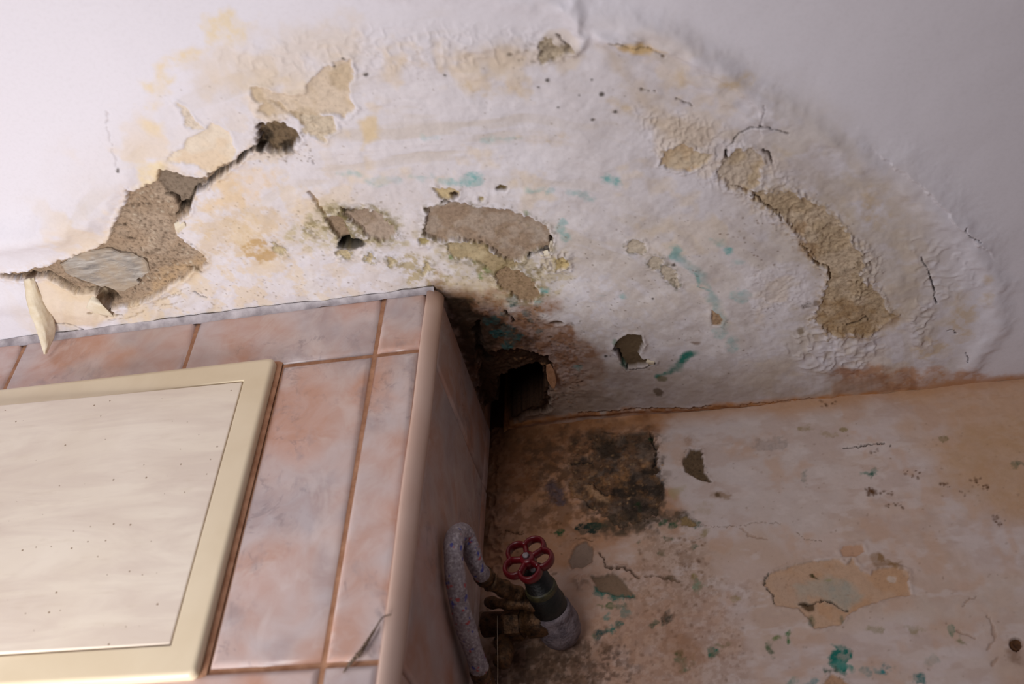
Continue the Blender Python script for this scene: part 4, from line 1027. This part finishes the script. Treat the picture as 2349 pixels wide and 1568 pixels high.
# rounded corner trim
prof = []
for k in range(11):
    a = math.pi / 2 * k / 10
    prof.append((XS + .0012 - RQ + RQ * math.sin(a), YF - .0012 + RQ - RQ * math.cos(a)))
prof = [(prof[0][0] - .0016, YF + GZ), (prof[0][0] - .0012, YF - .0006)] + prof + [(XS + .0002, prof[-1][1] + .0014), (XS - GZ, prof[-1][1] + .002)]
v, f = [], []
zs = np.linspace(1.2, ZC - .002, 60)
for i, z in enumerate(zs):
    for x, y in prof: v.append((x + .0003 * math.sin(z * 37), y + .0003 * math.sin(z * 23), z))
n = len(prof)
for i in range(len(zs) - 1):
    for k in range(n - 1): f.append((i * n + k, i * n + k + 1, (i + 1) * n + k + 1, (i + 1) * n + k))
f.append(tuple(range((len(zs) - 1) * n, len(zs) * n)))
me = pydata('trim_1', v, f)
tag(link('trim_1', me, M_TRIM, None, True), 'beige quarter round tile trim on the boxing corner', kind='structure')
# caulk bead under the ceiling
v, f = [], []
xs = np.linspace(XL, XS - .006, 420); nb = 6
bw = .0062 + .0024 * (fbm(xs, xs * 0, 14, 3, 5) - .5) * 2 + .0010 * (fbm(xs, xs * 0, 120, 2, 6) - .5) * 2
for x, w in zip(xs, bw):
    for k in range(nb):
        t = k / (nb - 1)
        v.append((x, YF + .0004 - .0065 * t ** 1.6 * (w / .008), ZC - .0008 - w * (1 - t) ** 1.5))
for i in range(len(xs) - 1):
    for k in range(nb - 1): f.append((i * nb + k, (i + 1) * nb + k, (i + 1) * nb + k + 1, i * nb + k + 1))
tag(link('trim_2', pydata('trim_2', v, f), M_CAULK, None, True), 'grey caulk bead between tiles and ceiling', kind='structure')

# ------------------------------------------------------------------ access panel
panel = empty('access_panel', ((px0 + px1) / 2, YF, pz0))
tag(panel, 'cream metal access panel with its door slightly ajar, set in the marbled tiles', 'access panel')
def rrect(x0, x1, z0, z1, r, y, n=6):
    out = []
    for cx, cz, a0 in ((x1 - r, z1 - r, 0), (x0 + r, z1 - r, 90), (x0 + r, z0 + r, 180), (x1 - r, z0 + r, 270)):
        for k in range(n + 1):
            a = math.radians(a0 + 90 * k / n); out.append((cx + r * math.cos(a), y, cz + r * math.sin(a)))
    return out
def ringmesh(name, rings, cap=False):
    v = [p for r in rings for p in r]; n = len(rings[0]); f = []
    for i in range(len(rings) - 1):
        for k in range(n): f.append((i * n + k, (i + 1) * n + k, (i + 1) * n + (k + 1) % n, i * n + (k + 1) % n))
    if cap: f.append(tuple((len(rings) - 1) * n + k for k in range(n)))
    return pydata(name, v, f)
T = .0085
def off(o, y, r): return rrect(px0 + o, px1 - o, pz0 + o, pz1 - o, max(r, .0006), YF - y)
fr = link('frame', ringmesh('frame', [off(0, .0, .006), off(0, T - .0028, .006), off(.0008, T - .0012, .006), off(.0022, T - .0003, .005), off(.004, T, .004), off(.0048, T, .004), off(.0248, T, .001), off(.0255, T, .001), off(.0262, T - .0004, .001), off(.0265, T - .0012, .001), off(.0265, .001, .001)]), M_FRAME, None, True)
crease(fr.data, 40); adopt(fr, panel)
dx0, dx1, dz0, dz1 = px0 + .0277, px1 - .0277, pz0 + .0277, pz1 - .0277
def swing(p):                                   # hinged on the right, a finger's width open at the left
    a = math.radians(1.15); dx = p[0] - dx1; dy = p[1] - (YF - T)
    return (dx1 + dx * math.cos(a) - dy * math.sin(a) * 0, YF - T + dy + dx * math.sin(a), p[2])
def doff(o, y, r): return [swing(p) for p in rrect(dx0 + o, dx1 - o, dz0 + o, dz1 - o, max(r, .0005), YF - T + y)]
do = link('door', ringmesh('door', [doff(0, .0060, .001), doff(0, .0012, .001), doff(.0003, .0006, .001), doff(.0010, .0003, .001)], True), M_DOOR, None, False)
adopt(do, panel)
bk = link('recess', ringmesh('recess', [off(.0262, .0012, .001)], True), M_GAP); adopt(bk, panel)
sl = link('sealant', ringmesh('sealant', [off(-.0050, -.0012, .006), off(-.0030, -.0004, .006), off(.0004, -.0002, .006)]), M_GROUT, None, True); adopt(sl, panel)

# ------------------------------------------------------------------ stop valve on its pipe
SOCK = at_y(1278, 1428, .905)
WHEEL = at_y(1211, 1283, .822)
AX = (SOCK - WHEEL).normalized()
valve = empty('stop_valve', SOCK)
tag(valve, 'old stop valve with red five-lobed handwheel on the stained wall', 'valve')
def vpart(name, mesh, mat, smooth=True, label=None):
    o = link(name, mesh, mat, None, smooth); adopt(o, valve)
    if label: tag(o, label)
    return o
L = (SOCK - WHEEL).length
# handwheel faces the room
WN = Vector((-.12, -1, .10)).normalized()
u = WN.cross(Vector((0, 0, 1))).normalized(); w = u.cross(WN).normalized()
if u.x < 0: u = -u
if w.z < 0: w = -w
ph0 = math.radians(66)
def wheel_pt(a, r, d=0): return WHEEL + u * (math.cos(a) * r) + w * (math.sin(a) * r) + WN * d
LC, LR = .0140, .0094                        # lobe centre distance and lobe radius
rimp = []
for k in range(5):
    a0 = ph0 + math.radians(72 * k)
    c0 = wheel_pt(a0, LC)
    for q in np.linspace(-94, 94, 20):
        b = a0 + math.radians(q)
        rimp.append(c0 + u * (math.cos(b) * LR) + w * (math.sin(b) * LR))
hw = vpart('handwheel', tube('handwheel', rimp, .003, 12, True, (.0050, .0024), WN), M_RED, True, 'red enamelled handwheel with five lobes')
for k in range(5):
    a = ph0 + math.radians(36 + 72 * k)
    path = [wheel_pt(a, r, 0) for r in (.003, .008, .0120, .0168)]
    o = link('spoke', tube('spoke', path, .002, 10, False, (.0046, .0026), WN), M_RED, hw, True); o.location = (0, 0, 0)
o = link('hub', lathe('hub', WHEEL - WN * .005, WN, [(0, .0075), (.0085, .0072), (.0100, .0058)], 20), M_RED, hw, True)
vpart('nut', lathe('nut', WHEEL + WN * .0042, WN, [(0, .0036), (.0032, .0036), (.0038, .0030)], sides=6), M_STEEL, False, 'small steel nut on the wheel hub')
vpart('stem', lathe('stem', WHEEL, AX, [(0, .0030), (L * .5, .0030)], 14), M_STEEL)
vpart('bonnet', lathe('bonnet', WHEEL, AX, [(L * .16, .0080), (L * .18, .0115), (L * .40, .0135), (L * .41, .0150), (L * .62, .0160), (L * .64, .0172), (L * .90, .0176)], 26, .02), M_BONNET)
vpart('gland_band', lathe('gland_band', WHEEL, AX, [(L * .40, .0146), (L * .42, .0154), (L * .47, .0155), (L * .49, .0148)], 26), M_BAND)
vpart('socket', lathe('socket', SOCK - AX * .022, AX, [(0, .0178), (.002, .0196), (.007, .0200), (.010, .0192), (.014, .0206), (.022, .0216), (.030, .0212), (.038, .0190), (.044, .0150)], 30, .05, 4), M_PIPE, True, 'grey limescaled pipe socket at the wall')
vpart('wall_pipe', lathe('wall_pipe', SOCK + Vector((.002, -.004, -.002)), (0.05, 1, .05), [(0, .0150), (.024, .0150)], 24), M_PIPE)
# brass cross piece towards the boxing
A = at_y(1262, 1424, .893); B = at_y(1112, 1432, .905)
dB = (B - A); LB = dB.length
vpart('brass_body', lathe('brass_body', A, dB, [(0, .0135), (LB * .12, .0150), (LB * .30, .0155), (LB * .32, .0128), (LB * .44, .0122), (LB * .46, .0150), (LB * .62, .0150), (LB * .64, .0118), (LB * .80, .0120), (LB * 1.0, .0125)], 24, .03, 2), M_BRASS)
vpart('union_nut', lathe('union_nut', A + dB * .40, dB, [(0, .0158), (.003, .0172), (.015, .0172), (.018, .0158)], sides=6), M_BRASS, False)
T0 = at_y(1200, 1384, .888)
C = at_y(1110, 1383, .897)
vpart('lock_lever', tube('lock_lever', catmull([at_y(1240, 1392, .874), at_y(1200, 1386, .872), at_y(1150, 1384, .878), at_y(1118, 1380, .886)], 6), lambda t: .0046 + .002 * math.sin(t * 9) ** 2, 12), M_BRASS)
BA = at_x(1124, 1334, XS + .030)
vpart('hose_barb', tube('hose_barb', catmull([BA, BA.lerp(at_y(1190, 1366, .872), .5), at_y(1190, 1366, .872), at_y(1222, 1396, .884)], 8), lambda t: .0094 - .002 * abs(math.sin(t * 10)), 16), M_BRASS)
vpart('outlet_elbow', tube('outlet_elbow', catmull([at_y(1150, 1470, .898), at_y(1160, 1490, .890), at_y(1150, 1520, .884)], 8), .0085, 14), M_BRASS)

# ------------------------------------------------------------------ braided hose
HX = XS + .0125
hpts = [at_x(1108, 1556, HX + .004), at_x(1094, 1515, HX + .003), at_x(1074, 1455, HX + .001), at_x(1055, 1390, HX), at_x(1044, 1320, HX), at_x(1040, 1265, HX), at_x(1044, 1232, HX), at_x(1056, 1220, HX + .002), at_x(1070, 1232, HX + .005), at_x(1080, 1262, HX + .008), at_x(1094, 1300, HX + .011), at_x(1114, 1326, HX + .014)]
hpath = catmull(hpts, 10)
hose = empty('braided_hose', hpts[0])
tag(hose, 'pale braided hose with red and blue flecks looped beside the tiled boxing', 'hose')
adopt(link('sleeve', tube('sleeve', hpath, lambda t: .0090 + .0004 * math.sin(t * 40) - .0030 * max(0, t - .65), 18), M_HOSE, None, True), hose)
e0 = hpts[0]; d0 = (hpts[0] - hpts[1]).normalized()
adopt(tag(link('ferrule', lathe('ferrule', e0 - d0 * .014, d0, [(0, .0094), (.002, .0101), (.010, .0101), (.012, .0090), (.015, .0098), (.030, .0100), (.032, .0090)], 20, .04), M_BRASS, None, True), 'dull brass ferrule'), hose)
e1 = hpts[-1]; d1 = (hpts[-1] - hpts[-2]).normalized()
adopt(link('ferrule', lathe('ferrule', e1 - d1 * .010, d1, [(0, .0082), (.002, .0096), (.010, .0096), (.012, .0086)], 20, .04), M_BRASS, None, True), hose)

# ------------------------------------------------------------------ small things
pg = at_y(2331, 1478, YB + .004)
plug = link('wall_plug', lathe('wall_plug', pg + Vector((0, .006, 0)), (0, -1, 0), [(0, .0056), (.006, .0056), (.0066, .0046), (.0060, .0030), (.0046, .0018)], 22, .04), M_PLUG, None, True)
tag(plug, 'rusty brown round plug sunk in a hole low on the right of the wall', 'wall plug')
cw = [at_y(787, 1543, YF - .003), at_y(800, 1525, YF - .004), at_y(815, 1508, YF - .0045), at_y(828, 1494, YF - .005), at_y(842, 1472, YF - .005), at_y(858, 1446, YF - .005), at_y(874, 1420, YF - .0045), at_y(886, 1411, YF - .003), at_y(902, 1409, YF + .0005)]
rads = [.0004, .0012, .0019, .0022, .0013, .0009, .0006, .0005, .0003]
rc = random.Random(5)
cob = link('cobweb', tube('cobweb', catmull(cw, 8), lambda t: float(np.interp(t * 8, range(9), rads)) * rc.uniform(.7, 1.25), 9), M_DUST, None, True)
tag(cob, 'brown dusty cobweb strand stuck slantwise across the lower tile joint', 'cobweb')
th = [at_y(1141, 1412, .875), at_y(1141, 1470, .874), at_y(1142, 1530, .873), at_y(1141, 1600, .872)]
tag(link('thread', tube('thread', catmull(th, 5), .00022, 6), M_THREAD, None, True), 'fine pale thread hanging from the brass fittings below the red handwheel', 'thread')
